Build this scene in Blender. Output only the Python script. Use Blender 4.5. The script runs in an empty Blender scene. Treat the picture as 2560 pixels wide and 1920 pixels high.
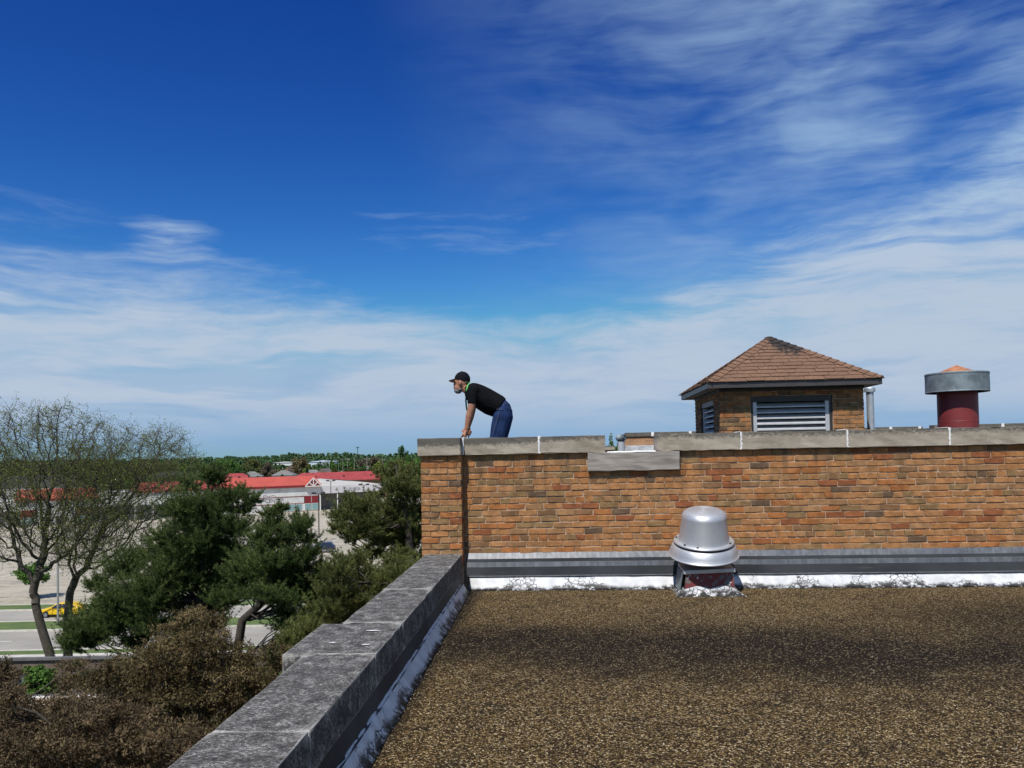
import bpy, bmesh, math, random
import numpy as np
from mathutils import Vector, Matrix
R = math.radians
rnd = random.Random(7)
rng = np.random.default_rng(7)
scn = bpy.context.scene
col = scn.collection

# ------------------------------------------------------------------ camera
F_PX, YAW, PITCH, ROLL, HORIZON = 2000.0, 3.9, 1.5, -1.15, 1130.0   # in pixels of a 2560 px wide picture
CAM_LOC = Vector((0, 0, 1.5))
CAM_ROT = (Matrix.Rotation(R(YAW), 3, 'Z') @ Matrix.Rotation(R(90 + PITCH), 3, 'X') @ Matrix.Rotation(R(ROLL), 3, 'Z'))
PP_Y = HORIZON - F_PX * math.tan(R(PITCH))
cd = bpy.data.cameras.new('camera')
cam = bpy.data.objects.new('camera', cd); col.objects.link(cam)
cam.location = CAM_LOC; cam.rotation_euler = CAM_ROT.to_euler()
cd.sensor_width = 36; cd.lens = 36 * F_PX / 2560
cd.shift_y = (PP_Y - 960) / 2560
cd.clip_start = .05; cd.clip_end = 9000
scn.camera = cam

# ------------------------------------------------------------------ sun and sky
SUN_EL, SUN_AZ = 57.0, 19.0      # the sun stands behind the viewer, 19 degrees to the left
sun_dir = Vector((-math.sin(R(SUN_AZ)) * math.cos(R(SUN_EL)), -math.cos(R(SUN_AZ)) * math.cos(R(SUN_EL)), math.sin(R(SUN_EL))))
sl = bpy.data.lights.new('sun', 'SUN'); sl.energy = 5.0; sl.angle = R(.53); sl.color = (1, .965, .91)
so = bpy.data.objects.new('sun', sl); col.objects.link(so)
so.rotation_euler = sun_dir.to_track_quat('Z', 'Y').to_euler(); so.location = (0, 0, 60)

world = bpy.data.worlds.new('World'); scn.world = world; world.use_nodes = True
scn.view_settings.view_transform = 'Standard'; scn.view_settings.look = 'None'
scn.view_settings.exposure = 0.0; scn.view_settings.gamma = 1.0
scn.view_settings.use_curve_mapping = False


class NB:
    """small helper round a node tree"""
    def __init__(s, tree): s.t = tree
    def n(s, typ, ins=None, **kw):
        nd = s.t.nodes.new(typ)
        for k, v in kw.items(): setattr(nd, k, v)
        for k, v in (ins or {}).items(): s.put(nd.inputs[k], v)
        return nd
    def put(s, sock, v):
        if isinstance(v, bpy.types.NodeSocket): s.t.links.new(v, sock)
        elif isinstance(v, (tuple, list)) and len(v) == 3 and sock.type == 'RGBA': sock.default_value = (*v, 1)
        else: sock.default_value = v
    def math(s, op, a, b=0.0, c=0.0, clamp=False):
        return s.n('ShaderNodeMath', {0: a, 1: b, 2: c}, operation=op, use_clamp=clamp).outputs[0]
    def mix(s, f, a, b, blend='MIX'):
        nd = s.n('ShaderNodeMix', data_type='RGBA', blend_type=blend)
        s.put(nd.inputs[0], f); s.put(nd.inputs[6], a); s.put(nd.inputs[7], b)
        return nd.outputs[2]
    def noise(s, vec, scale, detail=3.0, rough=.55, dist=0.0):
        return s.n('ShaderNodeTexNoise', {'Vector': vec, 'Scale': scale, 'Detail': detail, 'Roughness': rough, 'Distortion': dist}).outputs[0]
    def vor(s, vec, scale, feature='F1', out='Distance'):
        nd = s.n('ShaderNodeTexVoronoi', feature=feature)
        s.put(nd.inputs['Vector'], vec); s.put(nd.inputs['Scale'], scale)
        return nd.outputs[out]
    def ramp(s, f, stops, interp='LINEAR'):
        nd = s.n('ShaderNodeValToRGB', {0: f}); cr = nd.color_ramp; cr.interpolation = interp
        while len(cr.elements) < len(stops): cr.elements.new(.5)
        for e, (p, c) in zip(cr.elements, stops):
            e.position = p; e.color = (c, c, c, 1) if isinstance(c, (int, float)) else (*c, 1)
        return nd.outputs[0]
    def step(s, f, a, b, lo=0.0, hi=1.0):
        return s.n('ShaderNodeMapRange', {0: f, 1: a, 2: b, 3: lo, 4: hi}, interpolation_type='SMOOTHSTEP').outputs[0]
    def xyz(s, vec):
        nd = s.n('ShaderNodeSeparateXYZ', {0: vec}); return nd.outputs
    def vec(s, x, y, z):
        return s.n('ShaderNodeCombineXYZ', {0: x, 1: y, 2: z}).outputs[0]
    def scale(s, vec, sx, sy, sz, rot=(0, 0, 0)):
        nd = s.n('ShaderNodeMapping'); s.put(nd.inputs[0], vec)
        nd.inputs['Scale'].default_value = (sx, sy, sz); nd.inputs['Rotation'].default_value = rot
        return nd.outputs[0]
    def bump(s, h, strength=.4, dist=.01):
        return s.n('ShaderNodeBump', {'Height': h, 'Strength': strength, 'Distance': dist}).outputs[0]


def build_world():
    nt = world.node_tree; nt.nodes.clear(); b = NB(nt)
    out = b.n('ShaderNodeOutputWorld'); bg = b.n('ShaderNodeBackground', {'Strength': .1})
    sky = b.n('ShaderNodeTexSky', sky_type='NISHITA', sun_disc=False)
    sky.sun_elevation = R(SUN_EL); sky.sun_rotation = R(180 + SUN_AZ)
    sky.altitude = 250; sky.air_density = 1.0; sky.dust_density = .3; sky.ozone_density = 1.5
    # the same sky with the deep, contrasty blue of the photograph's exposure
    rgb = b.n('ShaderNodeSeparateColor', {0: sky.outputs[0]}).outputs
    ch = []
    for c_, (pw, k, top) in zip(rgb, ((2.45, 1.92, .245), (1.97, 1.75, .42), (1.29, 1.345, .645))):
        v = b.math('MULTIPLY', b.math('POWER', b.math('MULTIPLY', c_, .1), pw), k * 10)
        ch.append(b.math('SMOOTH_MIN', v, top * 10, 1.2))
    blue = b.n('ShaderNodeCombineColor', {0: ch[0], 1: ch[1], 2: ch[2]}).outputs[0]
    d = b.n('ShaderNodeTexCoord').outputs['Generated']
    x, y, z = b.xyz(d)
    el = b.math('ARCSINE', b.math('MAXIMUM', z, -.02))
    az = b.math('ARCTAN2', x, y)
    p = b.vec(az, el, 0.0)
    # warped coordinates for cirrus: long in azimuth, short in elevation
    w = b.n('ShaderNodeTexNoise', {'Vector': b.scale(p, 3.2, 6.0, 1), 'Scale': 1.0, 'Detail': 3.0}).outputs[1]
    wv = b.n('ShaderNodeVectorMath', {0: w, 1: (.5, .5, .5)}, operation='SUBTRACT').outputs[0]
    wv = b.n('ShaderNodeVectorMath', {0: wv, 1: (.16, .075, 0)}, operation='MULTIPLY').outputs[0]
    q = b.n('ShaderNodeVectorMath', {0: p, 1: wv}, operation='ADD').outputs[0]
    streak = b.noise(b.scale(q, 5, 26, 1, (0, 0, R(9))), 1.0, 7.0, .62)
    fine = b.noise(b.scale(q, 9, 70, 1, (0, 0, R(-14))), 1.0, 6.0, .62)
    soft = b.noise(b.scale(q, 3.2, 7.5, 1, (0, 0, R(14))), 1.0, 4.0, .55)
    # upper edge of the main cirrus bank as elevation over azimuth
    fc = b.n('ShaderNodeFloatCurve'); cu = fc.mapping.curves[0]
    pts = BANK
    cu.points[0].location = pts[0]; cu.points[1].location = pts[-1]
    for q_ in pts[1:-1]: cu.points.new(*q_)
    fc.mapping.update()
    b.put(fc.inputs['Value'], b.step(az, -1.0, 1.0) if False else b.math('MULTIPLY_ADD', az, .5, .5, clamp=True))
    edge = fc.outputs[0]
    rel = b.math('SUBTRACT', edge, el)
    rel = b.math('ADD', rel, b.math('MULTIPLY', b.math('SUBTRACT', streak, .5), .16))
    rel = b.math('ADD', rel, b.math('MULTIPLY', b.math('SUBTRACT', soft, .5), .09))
    bank = b.step(rel, -.028, .075)
    tex = b.math('ADD', b.math('MULTIPLY', streak, .75), b.math('MULTIPLY', fine, .35))
    bank = b.math('MULTIPLY', bank, b.step(tex, .34, .64, .50, 1.05))
    # clear slots inside the bank
    slot = b.noise(b.n('ShaderNodeVectorMath', {0: b.scale(q, 2.4, 24, 1, (0, 0, R(9))), 1: (3.7, 1.3, 0)}, operation='ADD').outputs[0], 1.0, 4.0, .55)
    slot = b.step(slot, .36, .46, .50, 1.0)
    bank = b.math('MULTIPLY', bank, slot)
    # thin veil high up towards the right, broken by soft noise
    vm = b.step(b.math('ADD', b.math('MULTIPLY', az, 1.0), b.math('MULTIPLY', el, .25)), -.14, .54)
    veil = b.math('MULTIPLY', vm, b.step(b.math('ADD', b.math('MULTIPLY', soft, .70), b.math('ADD', b.math('MULTIPLY', streak, .22), b.math('MULTIPLY', fine, .18))), .41, .76, .0, .88))
    # a few separate wisps
    wisp = b.math('MULTIPLY', b.step(b.noise(b.scale(q, 4.2, 19, 1, (0, 0, R(3))), 1.0, 5.0, .6), .60, .80, 0, .30),
                  b.math('MULTIPLY', b.step(el, .10, .2), b.step(el, .34, .24)))
    def puff(a0, e0, wa, we, amt, nz):            # single small cirrus tufts
        da = b.math('DIVIDE', b.math('SUBTRACT', az, a0), wa); de = b.math('DIVIDE', b.math('SUBTRACT', el, e0), we)
        r2 = b.math('ADD', b.math('MULTIPLY', da, da), b.math('MULTIPLY', de, de))
        return b.math('MULTIPLY', b.step(b.math('ADD', r2, b.math('MULTIPLY', b.math('SUBTRACT', nz, .5), -7.0)), 1.5, -.8, 0, amt), b.step(fine, .30, .62, .35, 1.0))
    tufts = b.math('MAXIMUM', puff(-.47, .245, .055, .026, .75, streak), b.math('MAXIMUM', puff(-.14, .288, .10, .005, .15, fine), puff(-.10, .262, .12, .016, .16, fine)))
    tufts = b.math('MAXIMUM', tufts, puff(-.40, .205, .05, .030, .5, streak))
    dens = b.math('MAXIMUM', bank, b.math('MAXIMUM', tufts, b.math('MAXIMUM', veil, wisp)))
    # cirrus thin out close to the horizon
    dens = b.math('MULTIPLY', dens, b.step(el, .0, .075, .0, 1.0))
    dens = b.math('MULTIPLY', dens, .93, clamp=True)
    cloud = b.mix(b.step(el, .16, .36), (4.8, 5.7, 7.0), (3.9, 5.75, 7.7))
    c = b.mix(dens, blue, cloud)
    nt.links.new(c, bg.inputs[0]); nt.links.new(bg.outputs[0], out.inputs[0])


BANK = [(0.0, .25), (.18, .245), (.30, .21), (.40, .175), (.47, .165), (.55, .19), (.63, .245), (.72, .30), (.80, .38), (1.0, .40)]
build_world()

# ------------------------------------------------------------------ helpers
def at(px, py, depth):
    """point that lies `depth` metres ahead of the viewer in the direction of a pixel of the 2560 x 1920 photograph"""
    v = Vector(((px - 1280) / F_PX, -(py - PP_Y) / F_PX, -1.0))
    return CAM_LOC + depth * (CAM_ROT @ v)
GROUND = -14.5
def on_ground(px, py, z=GROUND):
    r = at(px, py, 1.0) - CAM_LOC
    return CAM_LOC + r * ((z - CAM_LOC.z) / r.z)
ux = Vector((math.cos(R(YAW)), math.sin(R(YAW)), 0)); uy = Vector((-math.sin(R(YAW)), math.cos(R(YAW)), 0))
def street(u, v, z=GROUND): return ux * u + uy * v + Vector((0, 0, z))      # frame of the street, v metres away

def tag(o, label=None, cat=None, group=None, kind=None):
    if label: o['label'] = label
    if cat: o['category'] = cat
    if group: o['group'] = group
    if kind: o['kind'] = kind
    return o
def empty(name, loc=(0, 0, 0), rz=0.0):
    o = bpy.data.objects.new(name, None); col.objects.link(o)
    o.location = loc; o.rotation_euler = (0, 0, rz); o.empty_display_size = .2
    return o
def link(name, me, m=None, parent=None, loc=(0, 0, 0), rot=(0, 0, 0)):
    o = bpy.data.objects.new(name, me); col.objects.link(o)
    if m is not None:
        if not me.materials: me.materials.append(m)
        elif me.materials[0] != m:
            o.material_slots[0].link = 'OBJECT'; o.material_slots[0].material = m
    o.parent = parent; o.location = loc; o.rotation_euler = rot
    return o
def mesh_from(name, V, Fc, smooth=False):
    me = bpy.data.meshes.new(name); me.from_pydata([tuple(v) for v in V], [], [tuple(f) for f in Fc]); me.update()
    if smooth: me.polygons.foreach_set('use_smooth', [True] * len(me.polygons))
    return me
def mesh_np(name, V, Fa, smooth=False):
    """big meshes: V (n,3), Fa (m,k) integer"""
    V = np.asarray(V, np.float32); Fa = np.asarray(Fa, np.int32); k = Fa.shape[1]
    me = bpy.data.meshes.new(name); me.vertices.add(len(V)); me.vertices.foreach_set('co', V.ravel())
    me.loops.add(Fa.size); me.loops.foreach_set('vertex_index', Fa.ravel())
    me.polygons.add(len(Fa)); me.polygons.foreach_set('loop_start', np.arange(0, Fa.size, k, dtype=np.int32))
    me.update(calc_edges=True)
    if smooth: me.polygons.foreach_set('use_smooth', [True] * len(me.polygons))
    return me
class G:
    """collects simple solids into one mesh"""
    def __init__(s): s.V = []; s.F = []
    def add(s, V, Fc, M=None):
        k = len(s.V); s.V += [Vector(v) if M is None else M @ Vector(v) for v in V]; s.F += [tuple(i + k for i in f) for f in Fc]; return s
    def box(s, x0, x1, y0, y1, z0, z1, M=None):
        return s.add([(x0, y0, z0), (x1, y0, z0), (x1, y1, z0), (x0, y1, z0), (x0, y0, z1), (x1, y0, z1), (x1, y1, z1), (x0, y1, z1)],
                     [(0, 3, 2, 1), (4, 5, 6, 7), (0, 1, 5, 4), (1, 2, 6, 5), (2, 3, 7, 6), (3, 0, 4, 7)], M)
    def prism(s, poly, y0, y1, M=None):
        """poly of (x, z) extruded along y"""
        n = len(poly)
        V = [(x, y0, z) for x, z in poly] + [(x, y1, z) for x, z in poly]
        a = sum(poly[i][0] * poly[(i + 1) % n][1] - poly[(i + 1) % n][0] * poly[i][1] for i in range(n))
        Fc = [tuple(range(n)), tuple(range(2 * n - 1, n - 1, -1))] + [(i, i + n, (i + 1) % n + n, (i + 1) % n) for i in range(n)]
        if a < 0: Fc = [f[::-1] for f in Fc]
        return s.add(V, Fc, M)
    def tube(s, pts, rad, n=8, cap=True):
        pts = [Vector(p) for p in pts]; rad = rad if isinstance(rad, (list, tuple)) else [rad] * len(pts)
        V = []; prev = None
        for i, p in enumerate(pts):
            d = (pts[min(i + 1, len(pts) - 1)] - pts[max(i - 1, 0)]).normalized()
            if prev is None:
                a = d.cross(Vector((0, 0, 1)) if abs(d.z) < .9 else Vector((1, 0, 0))).normalized()
            else: a = (prev - d * prev.dot(d)).normalized()
            prev = a; c = d.cross(a)
            r = rad[i]; ra, rb = r if isinstance(r, (list, tuple)) else (r, r)
            V += [p + a * (ra * math.cos(2 * math.pi * k / n)) + c * (rb * math.sin(2 * math.pi * k / n)) for k in range(n)]
        Fc = [(i * n + k, i * n + (k + 1) % n, (i + 1) * n + (k + 1) % n, (i + 1) * n + k) for i in range(len(pts) - 1) for k in range(n)]
        if cap: Fc += [tuple(range(n))[::-1], tuple(range((len(pts) - 1) * n, len(pts) * n))]
        return s.add(V, Fc)
    def lathe(s, prof, n=32, M=None, close=False):
        """prof of (r, z); turned round z"""
        V = [(r * math.cos(2 * math.pi * k / n), r * math.sin(2 * math.pi * k / n), z) for r, z in prof for k in range(n)]
        m = len(prof); rng_ = range(m if close else m - 1)
        Fc = [(i * n + k, i * n + (k + 1) % n, ((i + 1) % m) * n + (k + 1) % n, ((i + 1) % m) * n + k) for i in rng_ for k in range(n)]
        return s.add(V, Fc, M)
    def ball(s, c, r, nu=12, nv=8, M=None):
        rx, ry, rz = r if isinstance(r, (list, tuple)) else (r, r, r)
        V = [(0, 0, -1)]; 
        for j in range(1, nv):
            t = math.pi * j / nv - math.pi / 2
            V += [(math.cos(t) * math.cos(2 * math.pi * k / nu), math.cos(t) * math.sin(2 * math.pi * k / nu), math.sin(t)) for k in range(nu)]
        V += [(0, 0, 1)]; L = len(V) - 1
        Fc = [(0, 1 + (k + 1) % nu, 1 + k) for k in range(nu)] + [(L, L - nu + k, L - nu + (k + 1) % nu) for k in range(nu)]
        Fc += [(1 + j * nu + k, 1 + j * nu + (k + 1) % nu, 1 + (j + 1) * nu + (k + 1) % nu, 1 + (j + 1) * nu + k) for j in range(nv - 2) for k in range(nu)]
        V = [Vector((x * rx, y * ry, z * rz)) for x, y, z in V]
        if M is not None: V = [M @ v for v in V]
        return s.add([v + Vector(c) for v in V], Fc)
    def build(s, name, m, parent=None, bevel=0.0, smooth=False, loc=(0, 0, 0), rot=(0, 0, 0), seg=2):
        me = mesh_from(name, s.V, s.F, smooth)
        if bevel:
            bm = bmesh.new(); bm.from_mesh(me)
            bmesh.ops.bevel(bm, geom=[e for e in bm.edges if e.calc_face_angle(0) > .5], offset=bevel, segments=seg, affect='EDGES', profile=.6)
            bm.to_mesh(me); bm.free()
        o = link(name, me, m, parent, loc, rot)
        return o
def part(name, m, parent, *boxes, **kw):
    g = G()
    for b_ in boxes: g.box(*b_)
    return g.build(name, m, parent, **kw)
def text_mesh(body, size, depth=.0):
    c = bpy.data.curves.new('lettering', 'FONT'); c.body = body; c.size = size; c.align_x = 'CENTER'; c.align_y = 'CENTER'; c.extrude = depth
    o = bpy.data.objects.new('lettering', c); col.objects.link(o)
    bpy.context.view_layer.update()
    me = bpy.data.meshes.new_from_object(o.evaluated_get(bpy.context.evaluated_depsgraph_get()))
    bpy.data.objects.remove(o); bpy.data.curves.remove(c)
    return me

# ------------------------------------------------------------------ materials
MATS = {}
def mat(name, color=(.5, .5, .5), rough=.8, metal=0.0, fn=None, spec=None):
    m = bpy.data.materials.new(name); m.use_nodes = True
    b = NB(m.node_tree); p = m.node_tree.nodes['Principled BSDF']
    p.inputs['Base Color'].default_value = (*color, 1); p.inputs['Roughness'].default_value = rough; p.inputs['Metallic'].default_value = metal
    if spec is not None: p.inputs['Specular IOR Level'].default_value = spec
    b.p = p; b.pos = b.n('ShaderNodeNewGeometry').outputs['Position']
    b.C = lambda v: b.put(p.inputs['Base Color'], v); b.Rg = lambda v: b.put(p.inputs['Roughness'], v); b.N = lambda v: b.put(p.inputs['Normal'], v)
    b.col = color
    if fn: fn(b)
    MATS[name] = m; return m
def mul(c, f): return tuple(min(1, x * f) for x in c)
def mottled(scale=6.0, amount=.25, bump=.3, bscale=60.0, bd=.004, dirt=None):
    def f(b):
        n1 = b.noise(b.pos, scale, 5, .6); n2 = b.noise(b.pos, bscale, 3, .6)
        c = b.mix(b.step(n1, .3, .7), mul(b.col, 1 - amount), mul(b.col, 1 + amount))
        if dirt: c = b.mix(b.step(b.noise(b.pos, scale * .7, 6, .7), .52, .72, 0, .7), c, dirt)
        b.C(c); b.N(b.bump(b.math('ADD', n1, n2), bump, bd))
    return f

# --- brick, one material for each firing colour
def brick_fn(b):
    island = b.n('ShaderNodeNewGeometry').outputs['Random Per Island']
    n1 = b.noise(b.pos, 11, 3); n2 = b.noise(b.scale(b.pos, 1, 1, 1.6), 105, 4, .7); n3 = b.noise(b.pos, 260, 2)
    c = b.mix(b.step(n1, .32, .68), mul(b.col, .80), mul(b.col, 1.17))
    c = b.mix(b.step(n2, .52, .66, 0, .72), c, mul(b.col, .34))            # iron spots and drag marks
    c = b.mix(b.step(n3, .62, .75, 0, .30), c, (.50, .38, .26))
    c = b.mix(b.step(b.noise(b.scale(b.pos, 4.5, 4.5, .45), 1, 5, .62), .52, .72, 0, .34), c, mul(b.col, .45))       # soot and water runs
    run = b.math('MULTIPLY', b.step(b.noise(b.scale(b.pos, 9, 9, .30), 1, 5, .65), .50, .66), b.step(b.xyz(b.pos)[2], .95, 1.45, 0, .55))
    c = b.mix(run, c, (.075, .055, .040))
    c = b.mix(1.0, c, (.895, .88, .885), 'MULTIPLY')
    b.C(c); b.N(b.bump(b.math('ADD', n2, b.math('MULTIPLY', n3, .5)), .75, .006)); b.Rg(.9); b.p.inputs['Specular IOR Level'].default_value = .2
BRICK = [mat('brick_tan', (.43, .205, .078), fn=brick_fn), mat('brick_buff', (.44, .222, .092), fn=brick_fn), mat('brick_orange', (.41, .165, .055), fn=brick_fn),
         mat('brick_rust', (.305, .110, .044), fn=brick_fn), mat('brick_olive', (.295, .180, .078), fn=brick_fn), mat('brick_brown', (.265, .145, .068), fn=brick_fn),
         mat('brick_dark', (.165, .105, .062), fn=brick_fn), mat('brick_sand', (.375, .205, .092), fn=brick_fn)]
BW = [30, 21, 14, 6, 13, 7, 2.2, 13]
def brick_colour(): return rnd.choices(range(8), BW)[0]
MORTAR = mat('mortar', (.37, .26, .17), fn=mottled(14, .35, .5, 220, .003, (.16, .12, .09)))

def stone_fn(b):                                # limestone coping: grey, black lichen growing down from its top edge
    n1 = b.noise(b.pos, 3.5, 6, .65); n2 = b.noise(b.scale(b.pos, 26, 26, 40), 1, 6, .72); n3 = b.noise(b.pos, 160, 3)
    st = b.noise(b.scale(b.pos, 2.2, 2.2, 16, (0, R(12), 0)), 1, 5, .6)
    c = b.mix(b.step(n1, .3, .7), (.245, .205, .152), (.38, .330, .258))
    c = b.mix(b.step(st, .42, .64, 0, .5), c, (.40, .35, .28))
    z = b.xyz(b.pos)[2]
    h = b.math('ADD', b.math('ADD', b.math('MULTIPLY', n1, .11), b.step(z, 1.52, 1.665, 0, .13)), b.step(b.xyz(b.pos)[0], .6, -1.3, 0, .055))
    lich = b.math('MULTIPLY', b.step(b.math('ADD', h, b.math('MULTIPLY', n2, .20)), .225, .29), .82)
    c = b.mix(lich, c, (.055, .052, .046))
    c = b.mix(b.step(n3, .62, .74, 0, .5), c, (.16, .15, .13))
    b.C(c); b.N(b.bump(b.math('ADD', n2, b.math('MULTIPLY', n3, .5)), .5, .006)); b.Rg(.92)
STONE = mat('limestone', fn=stone_fn)
def scupper_fn(b):
    n1 = b.noise(b.pos, 4, 6, .65); st = b.noise(b.scale(b.pos, 2.6, 2.6, 22, (0, R(-22), 0)), 1, 6, .6)
    c = b.mix(b.step(st, .34, .66), (.20, .175, .15), (.345, .31, .27))
    c = b.mix(b.step(n1, .55, .75, 0, .4), c, (.14, .12, .10)); b.C(c); b.N(b.bump(st, .3, .005)); b.Rg(.92)
SCUPPER = mat('veined_limestone', fn=scupper_fn)
def lichen_fn(b):                               # cast coping of the low parapet: almost black crust, pale scuffed flecks
    n1 = b.noise(b.pos, 10, 6, .68); n2 = b.noise(b.scale(b.pos, 62, 105, 62), 1, 7, .75, .5); n3 = b.noise(b.pos, 230, 4, .7)
    v = b.math('ADD', b.math('MULTIPLY', n1, .34), b.math('ADD', b.math('MULTIPLY', n2, .68), b.math('MULTIPLY', n3, .34)))
    c = b.ramp(v, [(.58, (.030, .028, .026)), (.675, (.080, .076, .070)), (.725, (.16, .152, .14)), (.775, (.36, .345, .315)), (.84, (.56, .54, .495))])
    pt = b.n('ShaderNodeNewGeometry').outputs['Pointiness']; c = b.mix(b.step(b.math('ADD', pt, b.math('MULTIPLY', n2, .06)), .555, .61, 0, .75), c, (.46, .44, .40))      # worn pale arrises
    b.C(c); b.N(b.bump(v, .8, .008)); b.Rg(.95); b.p.inputs['Specular IOR Level'].default_value = .2
LICHEN = mat('lichened_concrete', fn=lichen_fn)
GREYJOINT = mat('grey_joint_filler', (.24, .235, .22), .85, fn=mottled(25, .4, .4, 90, .004, (.07, .07, .065)))
SEALANT = mat('white_sealant', (.80, .79, .76), .6, fn=mottled(20, .08, .4, 90, .004, (.42, .40, .37)))
def roofdeck_fn(b):
    cellc = b.vor(b.pos, 108, out='Color'); cell = b.xyz(cellc)[0]; d1 = b.vor(b.pos, 108, 'DISTANCE_TO_EDGE')
    big = b.noise(b.scale(b.pos, .42, .80, 1, (0, 0, R(-10))), 1, 4, .55, .4); mid = b.noise(b.pos, 2.6, 5, .62); sm = b.noise(b.pos, 18, 5, .7)
    stone = b.ramp(cell, [(.0, (.026, .015, .006)), (.36, (.085, .050, .018)), (.60, (.265, .168, .060)), (.82, (.52, .352, .140)), (1, (.84, .68, .42))])
    x, y, _ = b.xyz(b.pos)
    # a band of old tar where water stands, another patch towards the right, bare gravel along the walls
    wav = b.math('ADD', b.math('MULTIPLY', b.math('SUBTRACT', big, .5), 2.4), b.math('MULTIPLY', b.math('SUBTRACT', mid, .5), 1.3))
    yy = b.math('ADD', y, b.math('MULTIPLY', x, .10)); band = b.math('ABSOLUTE', b.math('SUBTRACT', b.math('ADD', yy, wav), 6.25))
    tar = b.step(band, 1.45, .15, .06, 1.0)
    right = b.math('MULTIPLY', b.step(b.math('ADD', x, wav), 1.9, 3.8), b.step(y, 8.75, 7.6, 0, .80)); tar = b.math('MAXIMUM', tar, right)
    bare = b.math('MULTIPLY', b.step(b.math('ADD', y, b.math('MULTIPLY', mid, .8)), 7.6, 8.6), b.step(x, 4.4, 2.2, .45, 1.0)); tar = b.math('MULTIPLY', tar, b.math('SUBTRACT', 1.0, bare))
    tar = b.math('MAXIMUM', tar, b.math('MULTIPLY', b.step(b.math('ADD', b.math('MULTIPLY', mid, .5), b.math('MULTIPLY', sm, .55)), .52, .62), .72))
    edge = b.step(b.math('ADD', b.math('ADD', x, .985), b.math('MULTIPLY', sm, -.14)), .06, -.10, 0, 1); tar = b.math('MAXIMUM', tar, edge)
    tar = b.math('MAXIMUM', tar, b.step(b.math('ADD', y, b.math('MULTIPLY', sm, .16)), 8.74, 8.80))
    keep = b.step(b.math('ADD', cell, b.math('MULTIPLY', sm, .3)), .92, 1.12)      # single stones that still show through
    tar = b.math('MULTIPLY', tar, b.math('SUBTRACT', 1.0, b.math('MULTIPLY', keep, .50)))
    tarc = b.mix(b.step(mid, .35, .65), (.017, .011, .007), (.028, .018, .010))
    c = b.mix(b.step(d1, .10, .02, 0, .85), stone, (.022, .015, .009))
    b.C(b.mix(tar, c, tarc)); b.N(b.bump(b.math('ADD', b.math('MULTIPLY', b.step(d1, 0, .25), .7), b.math('MULTIPLY', cell, .6)), 1.0, .014)); b.Rg(.95); b.p.inputs['Specular IOR Level'].default_value = .15
DECK = mat('tar_and_gravel', fn=roofdeck_fn)
def pebble_fn(b):
    r = b.n('ShaderNodeNewGeometry').outputs['Random Per Island']
    b.C(b.ramp(r, [(0, (.04, .025, .010)), (.45, (.13, .083, .032)), (.75, (.28, .188, .078)), (.94, (.46, .33, .15)), (1, (.78, .68, .50))])); b.Rg(.75)
PEBBLE = mat('pea_gravel', fn=pebble_fn)
def coat_fn(b):                                  # white roof coating that flakes off black tar
    n1 = b.noise(b.pos, 2.3, 4, .6); n2 = b.noise(b.pos, 15, 3, .6); z = b.xyz(b.pos)[2]
    e = b.vor(b.n('ShaderNodeVectorMath', {0: b.pos, 1: b.n('ShaderNodeTexNoise', {'Vector': b.pos, 'Scale': 12.0}).outputs[1]}, operation='MULTIPLY_ADD').outputs[0] if False else b.pos, 21, 'DISTANCE_TO_EDGE')
    low = b.step(b.math('SUBTRACT', z, b.math('MULTIPLY', b.math('SUBTRACT', n1, .36), .19)), .035, -.012)
    tar = b.math('MULTIPLY', low, b.step(n2, .38, .52))
    crack = b.math('MULTIPLY', b.step(e, .075, .03), b.step(b.math('ADD', n1, b.math('MULTIPLY', low, .25)), .52, .60))
    spot = b.step(b.noise(b.pos, 45, 4, .7), .70, .73)
    k = b.math('MAXIMUM', tar, b.math('MAXIMUM', crack, b.math('MULTIPLY', spot, .7)))
    c = b.mix(b.step(b.noise(b.pos, 9, 4), .3, .7), (.46, .465, .47), (.64, .64, .635))
    b.C(b.mix(k, c, (.022, .020, .018))); b.N(b.bump(b.math('MULTIPLY', k, -1.0), .25, .004)); b.Rg(.6)
COAT = mat('white_roof_coating', fn=coat_fn)
def flash_fn(b):
    n1 = b.noise(b.scale(b.pos, 1.2, 1.2, .6), 1, 4, .6); n2 = b.noise(b.scale(b.pos, 24, 24, 2.0), 1, 5, .65)
    b.C(b.mix(b.step(n2, .35, .7), (.10, .104, .11), (.17, .176, .185))); b.Rg(b.step(n1, .3, .7, .30, .5))
FLASH = mat('sheet_metal_flashing', (.4, .42, .44), .5, .35, fn=flash_fn)
def darkflash_fn(b):
    n2 = b.noise(b.scale(b.pos, 3, 3, 30), 1, 4, .6); n1 = b.noise(b.pos, 1.5, 4)
    c = b.mix(b.step(n1, .3, .7), (.030, .032, .035), (.060, .063, .068)); b.C(b.mix(b.step(n2, .6, .75, 0, .4), c, (.13, .13, .13))); b.Rg(.6); b.p.inputs['Specular IOR Level'].default_value = .12
FLASHD = mat('weathered_dark_flashing', fn=darkflash_fn)
def alu_fn(b):
    o = b.n('ShaderNodeTexCoord').outputs['Object']
    n = b.noise(b.scale(o, 3, 3, 190), 1, 4, .6); n2 = b.noise(o, 5, 5, .6)
    b.C(b.mix(b.step(n2, .35, .7), (.52, .53, .545), (.60, .61, .625))); b.Rg(b.step(n, .3, .7, .46, .56)); b.N(b.bump(n, .04, .002))
    b.p.inputs['Anisotropic'].default_value = .45; b.p.inputs['Anisotropic Rotation'].default_value = .25; b.put(b.p.inputs['Tangent'], b.n('ShaderNodeTangent', direction_type='RADIAL', axis='Z').outputs[0])
ALU = mat('spun_aluminium', (.7, .7, .7), .35, .62, fn=alu_fn)
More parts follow.
